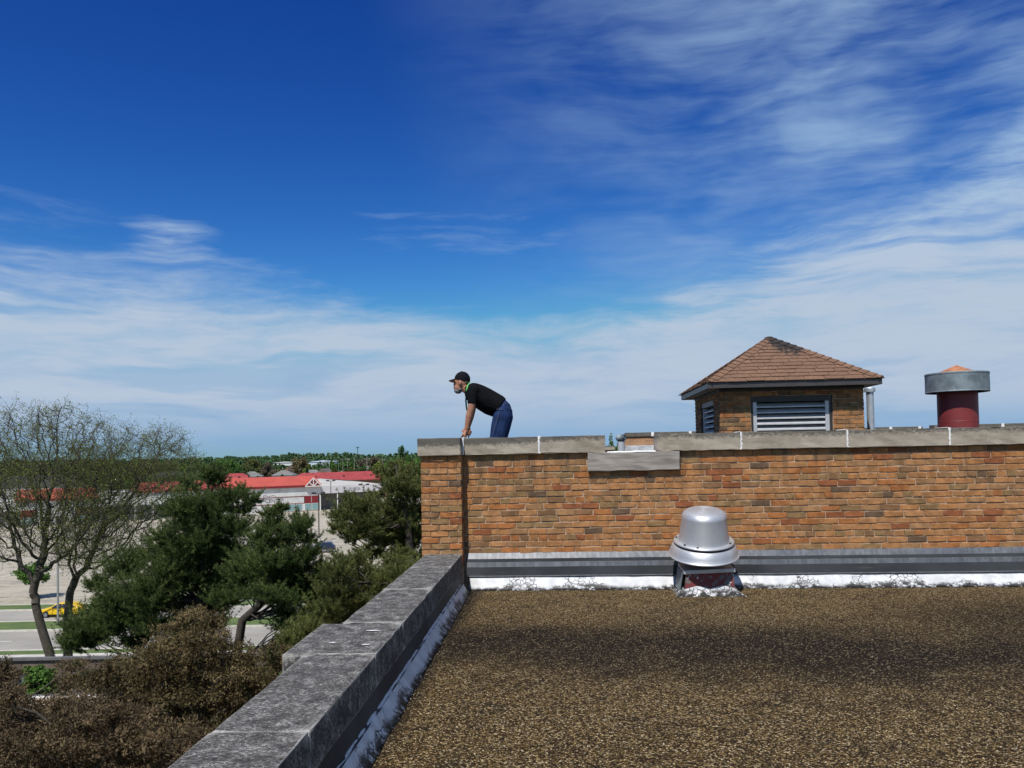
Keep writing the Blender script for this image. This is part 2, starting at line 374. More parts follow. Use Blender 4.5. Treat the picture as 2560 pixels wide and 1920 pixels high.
ALU2 = mat('mill_aluminium', (.56, .565, .57), .5, .45, fn=mottled(8, .08, .1))
GALV = mat('galvanised_steel', (.20, .24, .255), .6, .35, fn=mottled(5, .3, .2, 40, .003, (.15, .17, .17)))
GALV2 = mat('new_galvanised_pipe', (.58, .63, .68), .4, .6, fn=mottled(9, .1, .05))
REDDRUM = mat('oxide_red_paint', (.19, .026, .026), .55, fn=mottled(3, .12, .1, 50, .002))
RUST = mat('rusty_cone', (.36, .15, .07), .85, fn=mottled(9, .4, .4, 60, .004, (.62, .56, .46)))
def redcurb_fn(b):
    n1 = b.noise(b.pos, 9, 6, .65); n2 = b.noise(b.pos, 17, 6, .7)
    c = b.mix(b.step(n1, .52, .58), (.16, .030, .030), (.115, .12, .115)); c = b.mix(b.step(n2, .62, .66), c, (.62, .62, .60))
    c = b.mix(b.step(b.noise(b.pos, 30, 4), .66, .72), c, (.03, .026, .024)); b.C(c); b.N(b.bump(n2, .4, .005))
CURB = mat('peeling_red_curb', rough=.7, fn=redcurb_fn)
BROWNMETAL = mat('dark_bronze_metal', (.040, .033, .031), .45, .2, fn=mottled(6, .2, .05))
FASCIA = mat('bronze_fascia', (.075, .068, .066), .42, .3, fn=mottled(4, .12, .05))
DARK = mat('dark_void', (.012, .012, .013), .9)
def shingle_fn(b):
    n1 = b.noise(b.pos, 14, 3); n2 = b.noise(b.pos, 260, 3, .7); n3 = b.noise(b.scale(b.pos, 16, 16, 16), 1, 6, .72)
    r = b.n('ShaderNodeObjectInfo').outputs['Random']
    c = b.mix(b.step(n1, .3, .7), mul(b.col, .82), mul(b.col, 1.15)); c = b.mix(b.math('MULTIPLY', r, .35), c, (.115, .062, .038))
    x, y, z = b.xyz(b.pos)
    # black algae streak that runs down from the peak over the middle of the front slope
    s = b.math('MULTIPLY', b.step(b.math('ABSOLUTE', b.math('SUBTRACT', x, 3.82)), .62, .05), b.step(z, 2.62, 3.4))
    s = b.math('MULTIPLY', s, b.step(y, 14.6, 14.3))
    k = b.step(b.math('ADD', b.math('MULTIPLY', s, .48), b.math('MULTIPLY', n3, .75)), .60, .74)
    c = b.mix(k, c, (.028, .022, .020)); c = b.mix(b.step(n2, .55, .75, 0, .5), c, mul(b.col, .5))
    b.C(c); b.N(b.bump(n2, .6, .004)); b.Rg(.93)
SHINGLE = mat('asphalt_shingle', (.190, .104, .060), fn=shingle_fn)

# ------------------------------------------------------------------ brick laying
def brick_mesh(L, H, D, seed):
    """hand-struck brick, its face towards -y, centred on x and z, back at +y"""
    r = random.Random(seed); l, h = L / 2, H / 2
    pts = [(-l, -h), (-l * .35, -h), (l * .35, -h), (l, -h), (l, h), (l * .35, h), (-l * .35, h), (-l, h)]
    j = lambda a: r.uniform(-a, a)
    out = [(x + j(.0035), z + j(.004)) for x, z in pts]
    V = [(x, D, z) for x, z in out] + [(x, .004 + j(.002), z) for x, z in out]
    V += [(x * .955, -.002 + j(.003), z * .84) for x, z in out]
    n = 8
    Fc = [(i, (i + 1) % n, n + (i + 1) % n, n + i) for i in range(n)] + [(n + i, n + (i + 1) % n, 2 * n + (i + 1) % n, 2 * n + i) for i in range(n)]
    Fc += [tuple(range(2 * n, 3 * n))]
    return mesh_from('brick', V, Fc)
COURSE = .0684
STRETCH = [brick_mesh(.1985, .0600, .085, i) for i in range(9)]
HEADER = [brick_mesh(.0965, .0600, .085, 50 + i) for i in range(7)]
for me in STRETCH + HEADER: me.materials.append(BRICK[0])

def lay(parent, origin, rz, length, n_courses, headers=(), holes=(), offset=0.0, limit=10 ** 9, rank=None, deep=1.0, dark=0.0):
    """courses of brick from `origin` along the local x of a wall turned by rz; holes are (x0, x1, z0, z1).
    The first `limit` by rank become objects of their own, the rest one joined part."""
    M = Matrix.Translation(origin) @ Matrix.Rotation(rz, 4, 'Z')
    spots = []
    for c in range(n_courses):
        z = (c + .5) * COURSE; hd = c in headers
        w = .103 if hd else .2045
        x = -w * (.5 if c % 2 else 0) - (offset * (c % 3) if not hd else 0)
        while x < length - .02:
            a, b_ = max(x, 0) + .003, min(x + w, length) - .003
            x += w
            segs = [(a, b_)]
            for (h0, h1, g0, g1) in holes:
                if z > g0 and z < g1:
                    nx = []
                    for s0, s1 in segs:
                        if s1 <= h0 or s0 >= h1: nx.append((s0, s1)); continue
                        if s0 < h0: nx.append((s0, h0 - .004))
                        if s1 > h1: nx.append((h1 + .004, s1))
                    segs = nx
            for s0, s1 in segs:
                if s1 - s0 > .025: spots.append(((s0 + s1) / 2, z + rnd.uniform(-.0025, .0025), s1 - s0, hd))
    spots.sort(key=rank or (lambda s: -s[2]))
    out = []; rest = G(); rest_m = []
    for i, (x, z, w, hd) in enumerate(spots):
        lib = HEADER if w < .13 else STRETCH
        me = rnd.choice(lib); base = .0965 if lib is HEADER else .1985
        yo = rnd.uniform(-.0025, .0045)
        T = Matrix.Translation((x, yo, z)) @ Matrix.Rotation(rnd.uniform(-.006, .006), 4, 'Y') @ Matrix.Diagonal((w / base, deep, 1, 1))
        ci = brick_colour()
        if rnd.random() < dark: ci = rnd.choice((5, 4, 6, 3))
        if i < limit:
            o = bpy.data.objects.new('brick', me); col.objects.link(o)
            o.parent = parent; o.matrix_parent_inverse = Matrix(); o.matrix_local = parent.matrix_basis.inverted() @ M @ T
            if ci: o.material_slots[0].link = 'OBJECT'; o.material_slots[0].material = BRICK[ci]
            out.append(o)
        else:
            k = len(rest.F); MT = parent.matrix_basis.inverted() @ M @ T
            rest.add([v.co for v in me.vertices], [tuple(p.vertices) for p in me.polygons], MT)
            rest_m += [ci] * (len(rest.F) - k)
    if rest.F:
        me = mesh_from('brick_courses', rest.V, rest.F)
        for m in BRICK: me.materials.append(m)
        me.polygons.foreach_set('material_index', rest_m)
        tag(link('brick_courses', me, None, parent), kind='stuff')
    return out

def rough_block(name, m, parent, x0, x1, y0, y1, z0, z1, cuts=(8, 3, 2), jit=.0022, bevel=.009, seed=None):
    """weathered stone: a block with uneven arrises"""
    r = random.Random(seed if seed is not None else name + str(x0) + str(y0))
    bm = bmesh.new(); bmesh.ops.create_cube(bm, size=1.0)
    for ax, n in enumerate(cuts):
        if n: bmesh.ops.subdivide_edges(bm, edges=[e for e in bm.edges if abs((e.verts[0].co - e.verts[1].co)[ax]) > .9 / 1 and abs((e.verts[0].co - e.verts[1].co).length - abs((e.verts[0].co - e.verts[1].co)[ax])) < 1e-4], cuts=n, use_grid_fill=True)
    sx, sy, sz = x1 - x0, y1 - y0, z1 - z0
    for v in bm.verts:
        v.co = Vector((x0 + (v.co.x + .5) * sx, y0 + (v.co.y + .5) * sy, z0 + (v.co.z + .5) * sz))
    bmesh.ops.bevel(bm, geom=[e for e in bm.edges if e.calc_face_angle(0) > .8], offset=bevel, segments=2, affect='EDGES', profile=.6)
    for v in bm.verts: v.co += Vector((r.gauss(0, jit * .4), r.gauss(0, jit), r.gauss(0, jit)))
    me = bpy.data.meshes.new(name); bm.to_mesh(me); bm.free()
    return link(name, me, m, parent)
def sealant_bead(parent, x, y0, z0, z1, w=.022, top=None, seed=0):
    """ragged white caulk down the face of a joint and back over the top"""
    r = random.Random(seed); g = G(); n = 9
    V = []; Fc = []
    for i in range(n + 1):
        z = z0 + (z1 - z0) * i / n; c = x + r.uniform(-.004, .004); h = w / 2 * r.uniform(.55, 1.25)
        V += [(c - h, y0 + .004, z), (c, y0 - .005, z), (c + h, y0 + .004, z)]
        if i: k = 3 * i; Fc += [(k - 3, k - 2, k + 1, k), (k - 2, k - 1, k + 2, k + 1)]
    if top:
        m = 5
        for i in range(1, m + 1):
            y = y0 + (top - y0) * i / m; c = x + r.uniform(-.004, .004); h = w / 2 * r.uniform(.6, 1.4)
            V += [(c - h, y, z1 + .001), (c, y, z1 + .006), (c + h, y, z1 + .001)]
            k = len(V) - 3; Fc += [(k - 3, k - 2, k + 1, k), (k - 2, k - 1, k + 2, k + 1)]
    return link('joint_sealant', mesh_from('joint_sealant', V, Fc), SEALANT, parent)
def extrude_x(prof, x0, x1, n=1, wob=0.0, seed=0, close=True):
    """profile of (y, z) swept along x"""
    r = random.Random(seed); k = len(prof); V = []; Fc = []
    for i in range(n + 1):
        x = x0 + (x1 - x0) * i / n; dz = r.uniform(-wob, wob); dy = r.uniform(-wob, wob)
        V += [(x, y + dy, z + dz) for y, z in prof]
        if i:
            for j in range(k if close else k - 1):
                a, b_ = (i - 1) * k + j, (i - 1) * k + (j + 1) % k; Fc.append((a, b_, b_ + k, a + k))
    if close: Fc += [tuple(range(k))[::-1], tuple(range(n * k, (n + 1) * k))]
    return V, Fc

# ------------------------------------------------------------------ ground, street, parking lot (structure)
def grass_fn(b):
    n1 = b.noise(b.pos, .35, 5, .6); n2 = b.noise(b.pos, 6, 4, .7)
    c = b.mix(b.step(n1, .3, .7), (.070, .115, .026), (.115, .155, .040)); b.C(b.mix(b.step(n2, .4, .7, 0, .6), c, (.055, .09, .02))); b.Rg(.95)
GRASS = mat('grass', fn=grass_fn)
def field_fn(b):
    n1 = b.noise(b.pos, .03, 6, .6); c = b.ramp(n1, [(.3, (.022, .045, .012)), (.5, (.04, .062, .02)), (.7, (.075, .07, .035))]); b.C(c); b.Rg(.95)
FIELD = mat('field_and_lawns', fn=field_fn)
def road_fn(b):
    n1 = b.noise(b.pos, .25, 5, .6); n2 = b.noise(b.pos, 9, 4); n3 = b.noise(b.scale(b.pos, .5, 8, 1, (0, 0, R(-YAW))), 1, 4)
    c = b.mix(b.step(n1, .3, .7), (.27, .25, .21), (.34, .315, .265)); c = b.mix(b.step(n3, .55, .75, 0, .45), c, (.20, .185, .16))
    b.C(b.mix(b.step(n2, .5, .8, 0, .3), c, (.25, .24, .22))); b.Rg(.9)
ROAD = mat('pale_concrete_road', fn=road_fn)
def lot_fn(b):
    n1 = b.noise(b.pos, .06, 6, .6); n2 = b.noise(b.pos, 1.6, 5, .65)
    q = b.scale(b.pos, .03, .33, 1, (0, 0, R(-14))); cr = b.noise(q, 1, 6, .62, .4)
    line = b.math('ABSOLUTE', b.math('SUBTRACT', cr, .5)); seam = b.step(line, .012, .003)
    q2 = b.scale(b.pos, .22, .05, 1, (0, 0, R(-30))); l2 = b.step(b.math('ABSOLUTE', b.math('SUBTRACT', b.noise(q2, 1, 5, .6), .48)), .008, .002, 0, .6)
    c = b.mix(b.step(n1, .3, .7), (.345, .305, .225), (.42, .375, .285)); c = b.mix(b.step(n2, .5, .75, 0, .35), c, (.28, .25, .185))
    b.C(b.mix(b.math('MULTIPLY', b.math('MAXIMUM', seam, l2), .8), c, (.115, .105, .09))); b.Rg(.9)
LOT = mat('sun_bleached_lot', fn=lot_fn)
KERBM = mat('kerb_concrete', (.50, .47, .40), fn=mottled(1.5, .15, .1))
PAINTW = mat('road_paint', (.66, .65, .60), .7, fn=mottled(2, .12, .1))
def strip(name, v0, v1, z, m, u0=-400, u1=260, n=1):
    g = G(); Vv = []; Ff = []
    for i in range(n + 1):
        u = u0 + (u1 - u0) * i / n; Vv += [street(u, v0, z), street(u, v1, z)]
        if i: k = 2 * i; Ff.append((k - 2, k, k + 1, k - 1))
    return tag(link(name, mesh_from(name, Vv, Ff), m), kind='structure')
gs = 7000
tag(link('ground', mesh_from('ground', [(-gs, -gs, GROUND), (gs, -gs, GROUND), (gs, gs, GROUND), (-gs, gs, GROUND)], [(0, 1, 2, 3)]), FIELD), kind='structure')
strip('lawn', 30, 64.3, GROUND + .004, GRASS)
strip('sidewalk', 64.5, 66.4, GROUND + .12, KERBM)
strip('grass_verge', 66.4, 67.8, GROUND + .125, GRASS)
strip('road', 67.9, 75.8, GROUND + .008, ROAD)
strip('road', 80.2, 86.2, GROUND + .008, ROAD)
strip('median_grass', 76.1, 79.9, GROUND + .13, GRASS)
strip('grass_verge', 86.6, 89.2, GROUND + .13, GRASS)
strip('parking_lot', 89.5, 330, GROUND + .008, LOT, -420, 60)
for v0 in (67.7, 75.8, 79.9, 86.2, 89.2):
    g = G(); a, b_, c, d = street(-400, v0), street(260, v0), street(260, v0 + .3), street(-400, v0 + .3)
    up = Vector((0, 0, .15))
    g.add([a, b_, c, d, a + up, b_ + up, c + up, d + up], [(4, 5, 6, 7), (0, 1, 5, 4), (2, 3, 7, 6)])
    tag(g.build('kerb', KERBM), kind='structure')
g = G()
for u in np.arange(-120, 60, 9.0):
    g.add([street(u, 71.8, GROUND + .012), street(u + 3, 71.8, GROUND + .012), street(u + 3, 71.95, GROUND + .012), street(u, 71.95, GROUND + .012)], [(0, 1, 2, 3)])
tag(g.build('lane_marking', PAINTW), kind='structure')
g = G()
for row in (112, 128, 150, 168, 190):
    for u in np.arange(-118, 20, 2.9):
        g.add([street(u, row, GROUND + .013), street(u + .14, row, GROUND + .013), street(u + .14, row + 5.2, GROUND + .013), street(u, row + 5.2, GROUND + .013)], [(0, 1, 2, 3)])
tag(g.build('parking_marking', PAINTW), kind='structure')

# ------------------------------------------------------------------ the building under foot
def farbrick_fn(b):
    x, y, z = b.xyz(b.pos)
    br = b.n('ShaderNodeTexBrick', {'Vector': b.vec(b.math('ADD', x, y), z, 0.0), 'Scale': 1.0, 'Mortar Size': .008, 'Brick Width': .205, 'Row Height': COURSE, 'Bias': 0.0})
    br.inputs['Color1'].default_value = (.46, .215, .078, 1); br.inputs['Color2'].default_value = (.30, .12, .05, 1); br.inputs['Mortar'].default_value = (.42, .35, .26, 1)
    c = b.mix(b.step(b.noise(b.pos, 3, 4), .35, .7, 0, .5), br.outputs[0], (.27, .17, .08)); b.C(c); b.N(b.bump(br.outputs[1], -.4, .006)); b.Rg(.9)
FARBRICK = mat('brickwork', fn=farbrick_fn)
tag(part('building_wall', FARBRICK, None, (-1.50, 9.0, -9, 8.86, GROUND, -.35)), 'tall brick building whose flat gravel roof fills the foreground', 'building')
tag(part('upper_building_wall', FARBRICK, None, (-1.58, 24, 9.16, 30.2, GROUND, .92)), 'higher wing of the brick building behind the brick parapet wall', 'building')
tag(part('upper_roof', DECK, None, (-1.2, 24, 9.13, 30.0, .925, 1.0)), kind='structure')
# gravel roof: a gently uneven sheet
nx, ny = 60, 90; xs = np.linspace(-1.09, 9, nx); ys = np.linspace(-8, 8.86, ny)
X, Y = np.meshgrid(xs, ys); Z = .006 * np.sin(X * 1.7 + .4 * Y) * np.cos(Y * 1.3) + .003 * rng.standard_normal(X.shape)
V = np.stack([X, Y, Z - .004], -1).reshape(-1, 3); i = np.arange(ny - 1)[:, None] * nx + np.arange(nx - 1)
Fq = np.stack([i, i + 1, i + nx + 1, i + nx], -1).reshape(-1, 4)
tag(link('roof_surface', mesh_np('roof_surface', V, Fq, True), DECK), kind='structure')
# loose pea gravel: small stones that stand proud of the tar
N = 78000
px_ = rng.uniform(-1.0, 5.4, N); py_ = 2.9 + 5.85 * rng.random(N) ** 1.05
dens = .55 + .45 * np.sin(px_ * .9 + 1.0) * np.cos(py_ * .8); dens -= .75 * np.exp(-((py_ + .10 * px_ - 6.15) / 1.0) ** 2) + .45 * (px_ > 2.6) * (py_ < 8.0)
keep = rng.random(N) < np.clip(dens + .02, .06, 1); px_, py_ = px_[keep], py_[keep]; N = len(px_)
rad = rng.uniform(.0022, .0048, N) * (1 + .25 * (rng.random(N) < .05))
octa = np.array([(1, 0, 0), (0, 1, 0), (-1, 0, 0), (0, -1, 0), (0, 0, .8), (0, 0, -.6)]); of = np.array([(0, 1, 4), (1, 2, 4), (2, 3, 4), (3, 0, 4), (1, 0, 5), (2, 1, 5), (3, 2, 5), (0, 3, 5)])
ang = rng.uniform(0, 6.28, N); ca, sa = np.cos(ang), np.sin(ang)
P = octa[None] * rng.uniform(.6, 1.3, (N, 6, 1)) * rad[:, None, None]
P = np.stack([P[..., 0] * ca[:, None] - P[..., 1] * sa[:, None], P[..., 0] * sa[:, None] + P[..., 1] * ca[:, None], P[..., 2]], -1)
P += np.stack([px_, py_, rad * .35], -1)[:, None]
tag(link('roof_gravel', mesh_np('roof_gravel', P.reshape(-1, 3), (of[None] + 6 * np.arange(N)[:, None, None]).reshape(-1, 3)), PEBBLE), 'loose pea gravel on the flat roof', 'gravel', kind='stuff')

# --- brick parapet wall
WALL_Y = 8.85
W = empty('brick_parapet_wall', (-1.16, WALL_Y, 0))
tag(W, 'long tan and orange brick parapet wall with grey stone coping', 'wall')
inv = lambda o: o.matrix_basis.inverted()
def place(o, parent):                 # built in world coordinates, kept there under its parent
    o.parent = parent; o.matrix_parent_inverse = parent.matrix_basis.inverted(); return o
bpy.context.view_layer.update()
place(part('wall_core', MORTAR, None, (-1.2, 7.2, WALL_Y + .0065, WALL_Y + .29, -.3, 1.474)), W)
holes = [(.222 + 1.16, 1.222 + 1.16, 1.268 - .38, 1.60)]
lay(W, (-1.16, WALL_Y, .38), 0, 7.6, 16, headers=(11, 8, 2), holes=holes, offset=.031, limit=300,
    rank=lambda s: (s[0] > 6.35, -s[2] - .004 * s[0] + .02 * abs(s[1] - .6)))
zc0, zc1 = 1.476, 1.665
cop = [(-1.142, -.306), (-.306, .426), (.978, 1.883), (1.883, 3.003), (3.003, 4.065), (4.065, 5.15), (5.15, 6.3), (6.3, 7.4)]
for i, (a, b_) in enumerate(cop):
    place(rough_block('coping_stone', STONE, None, a + .007, b_ - .007, WALL_Y - .046 + rnd.uniform(-.003, .003), WALL_Y + .34, zc0, zc1 + rnd.uniform(-.004, .004), seed=i), W)
for i, x in enumerate((-.306, 1.883, 3.003, 4.065, 5.15, 6.3)):
    place(sealant_bead(None, x, WALL_Y - .048, zc0 + .004, zc1 + .002, .026, WALL_Y + .30, seed=i), W)
place(rough_block('scupper_stone', SCUPPER, None, .225, 1.220, WALL_Y - .055, WALL_Y + .28, 1.272, 1.4735, seed=99), W)
g = G(); V_, F_ = extrude_x([(WALL_Y - .045, 1.474), (WALL_Y + .25, 1.474), (WALL_Y + .25, 1.486), (WALL_Y - .03, 1.484)], .44, .965, 8, .003, 3); g.add(V_, F_)
place(g.build('scupper_coating', SEALANT, None), W)
# metal counterflashing in three steps, and the white coated cant below it
fl = [(0, .388), (-.030, .326), (-.033, .290), (-.047, .284), (-.056, .247), (-.058, .240), (-.060, .146), (-.072, .139), (-.068, .134), (-.05, .134), (0, .134)]
xs_ = [-1.13, -.2, 1.9, 4.05, 5.9, 7.2]
for i in range(len(xs_) - 1):
    V_, F_ = extrude_x([(WALL_Y + y - .001 * i % 2, z + .0015 * (i % 2)) for y, z in fl], xs_[i], xs_[i + 1] + .05, 6, .0012, i)
    me = mesh_from('wall_flashing', V_, F_); me.materials.append(FLASH); me.materials.append(FLASHD); nf = len(fl)
    for q, pl in enumerate(me.polygons):
        if q < 6 * nf and q % nf in (1, 5): pl.material_index = 1
    place(link('wall_flashing', me), W)
V_, F_ = extrude_x([(0 + WALL_Y, .134), (WALL_Y - .052, .134), (WALL_Y - .085, .085), (WALL_Y - .125, .028), (WALL_Y - .165, -.004), (WALL_Y, -.02)], -1.10, 7.2, 60, .0035, 5)
place(link('cant_strip', mesh_from('cant_strip', V_, F_, True), COAT), W)

# --- corner pier with the coping that runs back along the outer edge
Pq = empty('brick_pier', (-1.385, 8.70, 0)); tag(Pq, 'square brick corner pier capped with dark weathered stone', 'pier'); bpy.context.view_layer.update()
place(part('pier_core', MORTAR, None, (-1.602, -1.166, 8.7085, 8.995, -.3, 1.474)), Pq)
lay(Pq, (-1.610, 8.70, .38 - COURSE * 2), 0, .452, 18, deep=1.7)
place(rough_block('coping_stone', STONE, None, -1.632, -1.158, 8.655, 9.75, 1.474, 1.668, cuts=(3, 6, 2), seed=41), Pq)
place(sealant_bead(None, -1.148, 8.80, 1.48, 1.666, .022, 9.1, seed=77), Pq)
U = empty('outer_parapet', (-1.39, 9.76, 0)); tag(U, 'stone capped parapet running back from the corner pier, under the hands of the leaning man', 'parapet'); bpy.context.view_layer.update()
place(part('wall_core', FARBRICK, None, (-1.60, -1.18, 8.996, 30.0, -2.0, 1.474)), U)
for i in range(14): place(rough_block('coping_stone', STONE, None, -1.632, -1.150, 9.762 + i * 1.45, 9.762 + (i + 1) * 1.45 - .012, 1.476, 1.665, cuts=(2, 4, 1), seed=200 + i), U)

# --- low parapet on the left, slightly out of square with the wall
A_L = math.atan(.0205)
L = empty('low_parapet', (-1.157, 8.645, 0), 0.0); L.rotation_euler = (0, 0, A_L); tag(L, 'low lichen blackened concrete parapet along the edge of the gravel roof', 'parapet'); bpy.context.view_layer.update()
ys_ = [0, -.965, -2.225, -3.485, -4.295, -5.505, -6.9, -8.3, -9.7, -11.1]
for i in range(len(ys_) - 1):
    y1, y0 = ys_[i], ys_[i + 1]
    bump_ = .125 if i == 3 else 0
    rough_block('coping_stone', LICHEN, L, -.40 - bump_, 0, y0 + .006, y1 - .006, .222, .41 + rnd.uniform(-.004, .004), cuts=(4, 8, 2), jit=.0018, bevel=.011, seed=300 + i)
    if i in (1, 2, 3, 5):
        r_ = random.Random(i); V_ = []; F_ = []
        for k in range(11):
            x = -.01 - .39 * k / 10; h = (.0045 if i != 5 else .010) * r_.uniform(.2, 1.4); c = y0 + r_.uniform(-.005, .005)
            V_ += [(x, c - h, .4105), (x, c, .415), (x, c + h, .4105)]
            if k: q_ = 3 * k; F_ += [(q_ - 3, q_, q_ + 1, q_ - 2), (q_ - 2, q_ + 1, q_ + 2, q_ - 1)]
        link('joint_sealant', mesh_from('joint_sealant', V_, F_), SEALANT if i == 5 else GREYJOINT, L)
part('wall_core', FARBRICK, L, (-.375, -.03, -11.1, -.001, -.6, .2215))
part('pier_core', FARBRICK, L, (-.505, -.376, -4.27, -3.51, -.6, .2215))
# bird droppings on the coping top
for (x, y, s) in ((-.14, -3.74, .03), (-.10, -4.10, .022), (-.31, -4.05, .02)):
    r_ = random.Random(s); pts_ = [(x + s * (1.5 if k in (0, 4) else 1) * math.cos(k * .785) * r_.uniform(.7, 1.2), y + s * .5 * math.sin(k * .785) * r_.uniform(.6, 1.2), .4155) for k in range(8)]
    link('bird_dropping', mesh_from('bird_dropping', pts_, [tuple(range(8))]), SEALANT, L)
def sweep_y(prof, y0, y1, n, wob, seed):
    V_, F_ = extrude_x(prof, y0, y1, n, wob, seed)
    return [(p[1], p[0], p[2]) for p in V_], [f[::-1] for f in F_]
V_, F_ = sweep_y([(-.03, .224), (-.010, .224), (-.004, .105), (.012, .098), (.010, .09), (-.03, .09)], -11.1, -.03, 24, .0015, 3); link('wall_flashing', mesh_from('wall_flashing', V_, F_), FLASHD, L)
V_, F_ = sweep_y([(-.03, .115), (.004, .105), (.03, .06), (.055, .02), (.085, -.006), (-.03, -.02)], -11.1, -.05, 130, .005, 8); link('cant_strip', mesh_from('cant_strip', V_, F_, True), COAT, L)

# ------------------------------------------------------------------ roof exhaust fan
Fn = empty('roof_exhaust_fan', (1.42, 8.50, 0)); tag(Fn, 'spun aluminium mushroom exhaust fan on a peeling red curb', 'exhaust fan')
HD = Matrix.Translation((-.02, -.03, .545)) @ Matrix.Rotation(R(13), 4, 'X')
def arc(cx, cz, r, a0, a1, n=6): return [(cx + r * math.cos(R(a0 + (a1 - a0) * k / n)), cz + r * math.sin(R(a0 + (a1 - a0) * k / n))) for k in range(n + 1)]
G().lathe([(.256, .002), (.256, .012), (.249, .06), (.229, .232)] + arc(.164, .252, .065, 0, 86, 9) + [(.10, .3175), (.03, .3195), (.012, .318), (.0005, .3175)], 64, HD).build('dome', ALU, Fn, smooth=True)
G().lathe([(.248, .004), (.302, .003), (.309, -.004), (.309, -.014), (.299, -.018), (.248, -.018)], 64, HD, close=True).build('flange_ring', ALU, Fn, smooth=True)
G().lathe([(.292, -.018), (.292, -.040), (.20, -.04), (.20, -.018)], 48, HD, close=True).build('gap_shadow_ring', DARK, Fn)  # near-black ring standing in for the shade between flange and skirt
G().lathe([(.285, -.034), (.306, -.038), (.326, -.060), (.342, -.100), (.350, -.136)] + arc(.354, -.150, .009, 90, -110, 5) + [(.338, -.146), (.30, -.05), (.285, -.038)], 64, HD, close=True).build('skirt', ALU, Fn, smooth=True)
G().lathe([(.32, -.13), (.28, -.185), (.18, -.215), (.18, -.10)], 40, HD, close=True).build('inlet_cone', DARK, Fn, smooth=True)
for a in (-112, -30, 28, 100, 165, 218):
    G().box(-.010, .010, -.008, .008, .001, .016, HD @ Matrix.Rotation(R(a), 4, 'Z') @ Matrix.Translation((.281, 0, 0))).build('clip_bolt', BROWNMETAL, Fn, bevel=.002)
g = G(); TL = Matrix.Translation((0, 0, .252)) @ Matrix.Rotation(R(3), 4, 'X') @ Matrix.Rotation(R(-2), 4, 'Y')
g.box(-.258, .262, -.195, .235, -.018, .02, TL); g.build('curb_cap', ALU2, Fn, bevel=.003)
g = G(); g.add([(-.245, -.185, 0), (.255, -.185, 0), (.255, .24, 0), (-.245, .24, 0), (-.235, -.165, .235), (.245, -.165, .235), (.245, .225, .235), (-.235, .225, .235)],
               [(0, 1, 5, 4), (1, 2, 6, 5), (2, 3, 7, 6), (3, 0, 4, 7), (4, 5, 6, 7)]); g.build('curb', CURB, Fn)
g = G(); r_ = random.Random(4); ring0 = []; ring1 = []; ring2 = []
sq = [(-1, -1), (-.5, -1), (0, -1), (.5, -1), (1, -1), (1, 0), (1, 1), (0, 1), (-1, 1), (-1, 0)]
for sx_, sy_ in sq:
    ring0.append((sx_ * .345 + r_.uniform(-.02, .02), -.02 + sy_ * .255 + r_.uniform(-.012, .012), -.004)); ring1.append((sx_ * .285, .02 + sy_ * .215 - .015, .035 + r_.uniform(-.008, .008))); ring2.append((sx_ * .258 + .004, .027 + sy_ * .215, .085 + r_.uniform(-.03, .02)))
n_ = len(sq); g.add(ring0 + ring1 + ring2, [(k + o_ * n_, (k + 1) % n_ + o_ * n_, (k + 1) % n_ + (o_ + 1) * n_, k + (o_ + 1) * n_) for o_ in (0, 1) for k in range(n_)])
g.build('base_flashing', COAT, Fn)
G().add([(-.262, -.19, .235), (-.262, .20, .235), (-.30, .12, .05), (-.285, -.10, .02), (-.268, -.19, .235), (-.268, .20, .235), (-.306, .12, .05), (-.291, -.10, .02)], [(0, 1, 2, 3), (7, 6, 5, 4), (0, 3, 7, 4), (1, 0, 4, 5), (2, 1, 5, 6), (3, 2, 6, 7)]).build('side_flap', GALV, Fn)

# ------------------------------------------------------------------ brick ventilator tower
TX0, TX1, TY0, TY1 = 2.48, 4.74, 13.10, 15.60
T = empty('ventilator_tower', ((TX0 + TX1) / 2, (TY0 + TY1) / 2, 1.0)); tag(T, 'small square brick louvred tower with brown shingled pyramid roof', 'tower'); bpy.context.view_layer.update()
place(part('wall_core', MORTAR, None, (TX0 + .20, 2.97, TY0 + .009, TY1 - .009, 1.0, 2.46), (TX0 + .009, TX0 + .20, TY0 + .009, 13.695, 1.0, 2.46), (TX0 + .009, TX0 + .20, 14.955, TY1 - .009, 1.0, 2.46), (TX0 + .009, TX0 + .20, 13.695, 14.955, 2.315, 2.46), (TX0 + .009, TX0 + .20, 13.695, 14.955, 1.0, 1.60), (4.255, TX1 - .009, TY0 + .009, TY1 - .009, 1.0, 2.46), (2.97, 4.255, TY0 + .009, TY1 - .009, 2.315, 2.46), (2.97, 4.255, TY0 + .40, TY1 - .009, 1.0, 2.315), (2.97, 4.255, TY0 + .009, TY0 + .40, 1.0, 1.60)), T)
NC = 21; z0 = 2.455 - NC * COURSE
wall = empty('brick_face', (0, 0, 0)); bpy.data.objects.remove(wall)
lay(T, (TX0, TY0, z0), 0, TX1 - TX0, NC, holes=[(2.965 - TX0, 4.26 - TX0, 1.60 - z0, 2.32 - z0)], limit=170, rank=lambda s: -s[1], dark=.45)
lay(T, (TX0, TY1, z0), -math.pi / 2, TY1 - TY0, NC, holes=[(TY1 - 14.95, TY1 - 13.70, 1.60 - z0, 2.32 - z0)], limit=100, rank=lambda s: -s[1], dark=.45)
lay(T, (TX1, TY0, z0), math.pi / 2, TY1 - TY0, NC, limit=0, dark=.4)
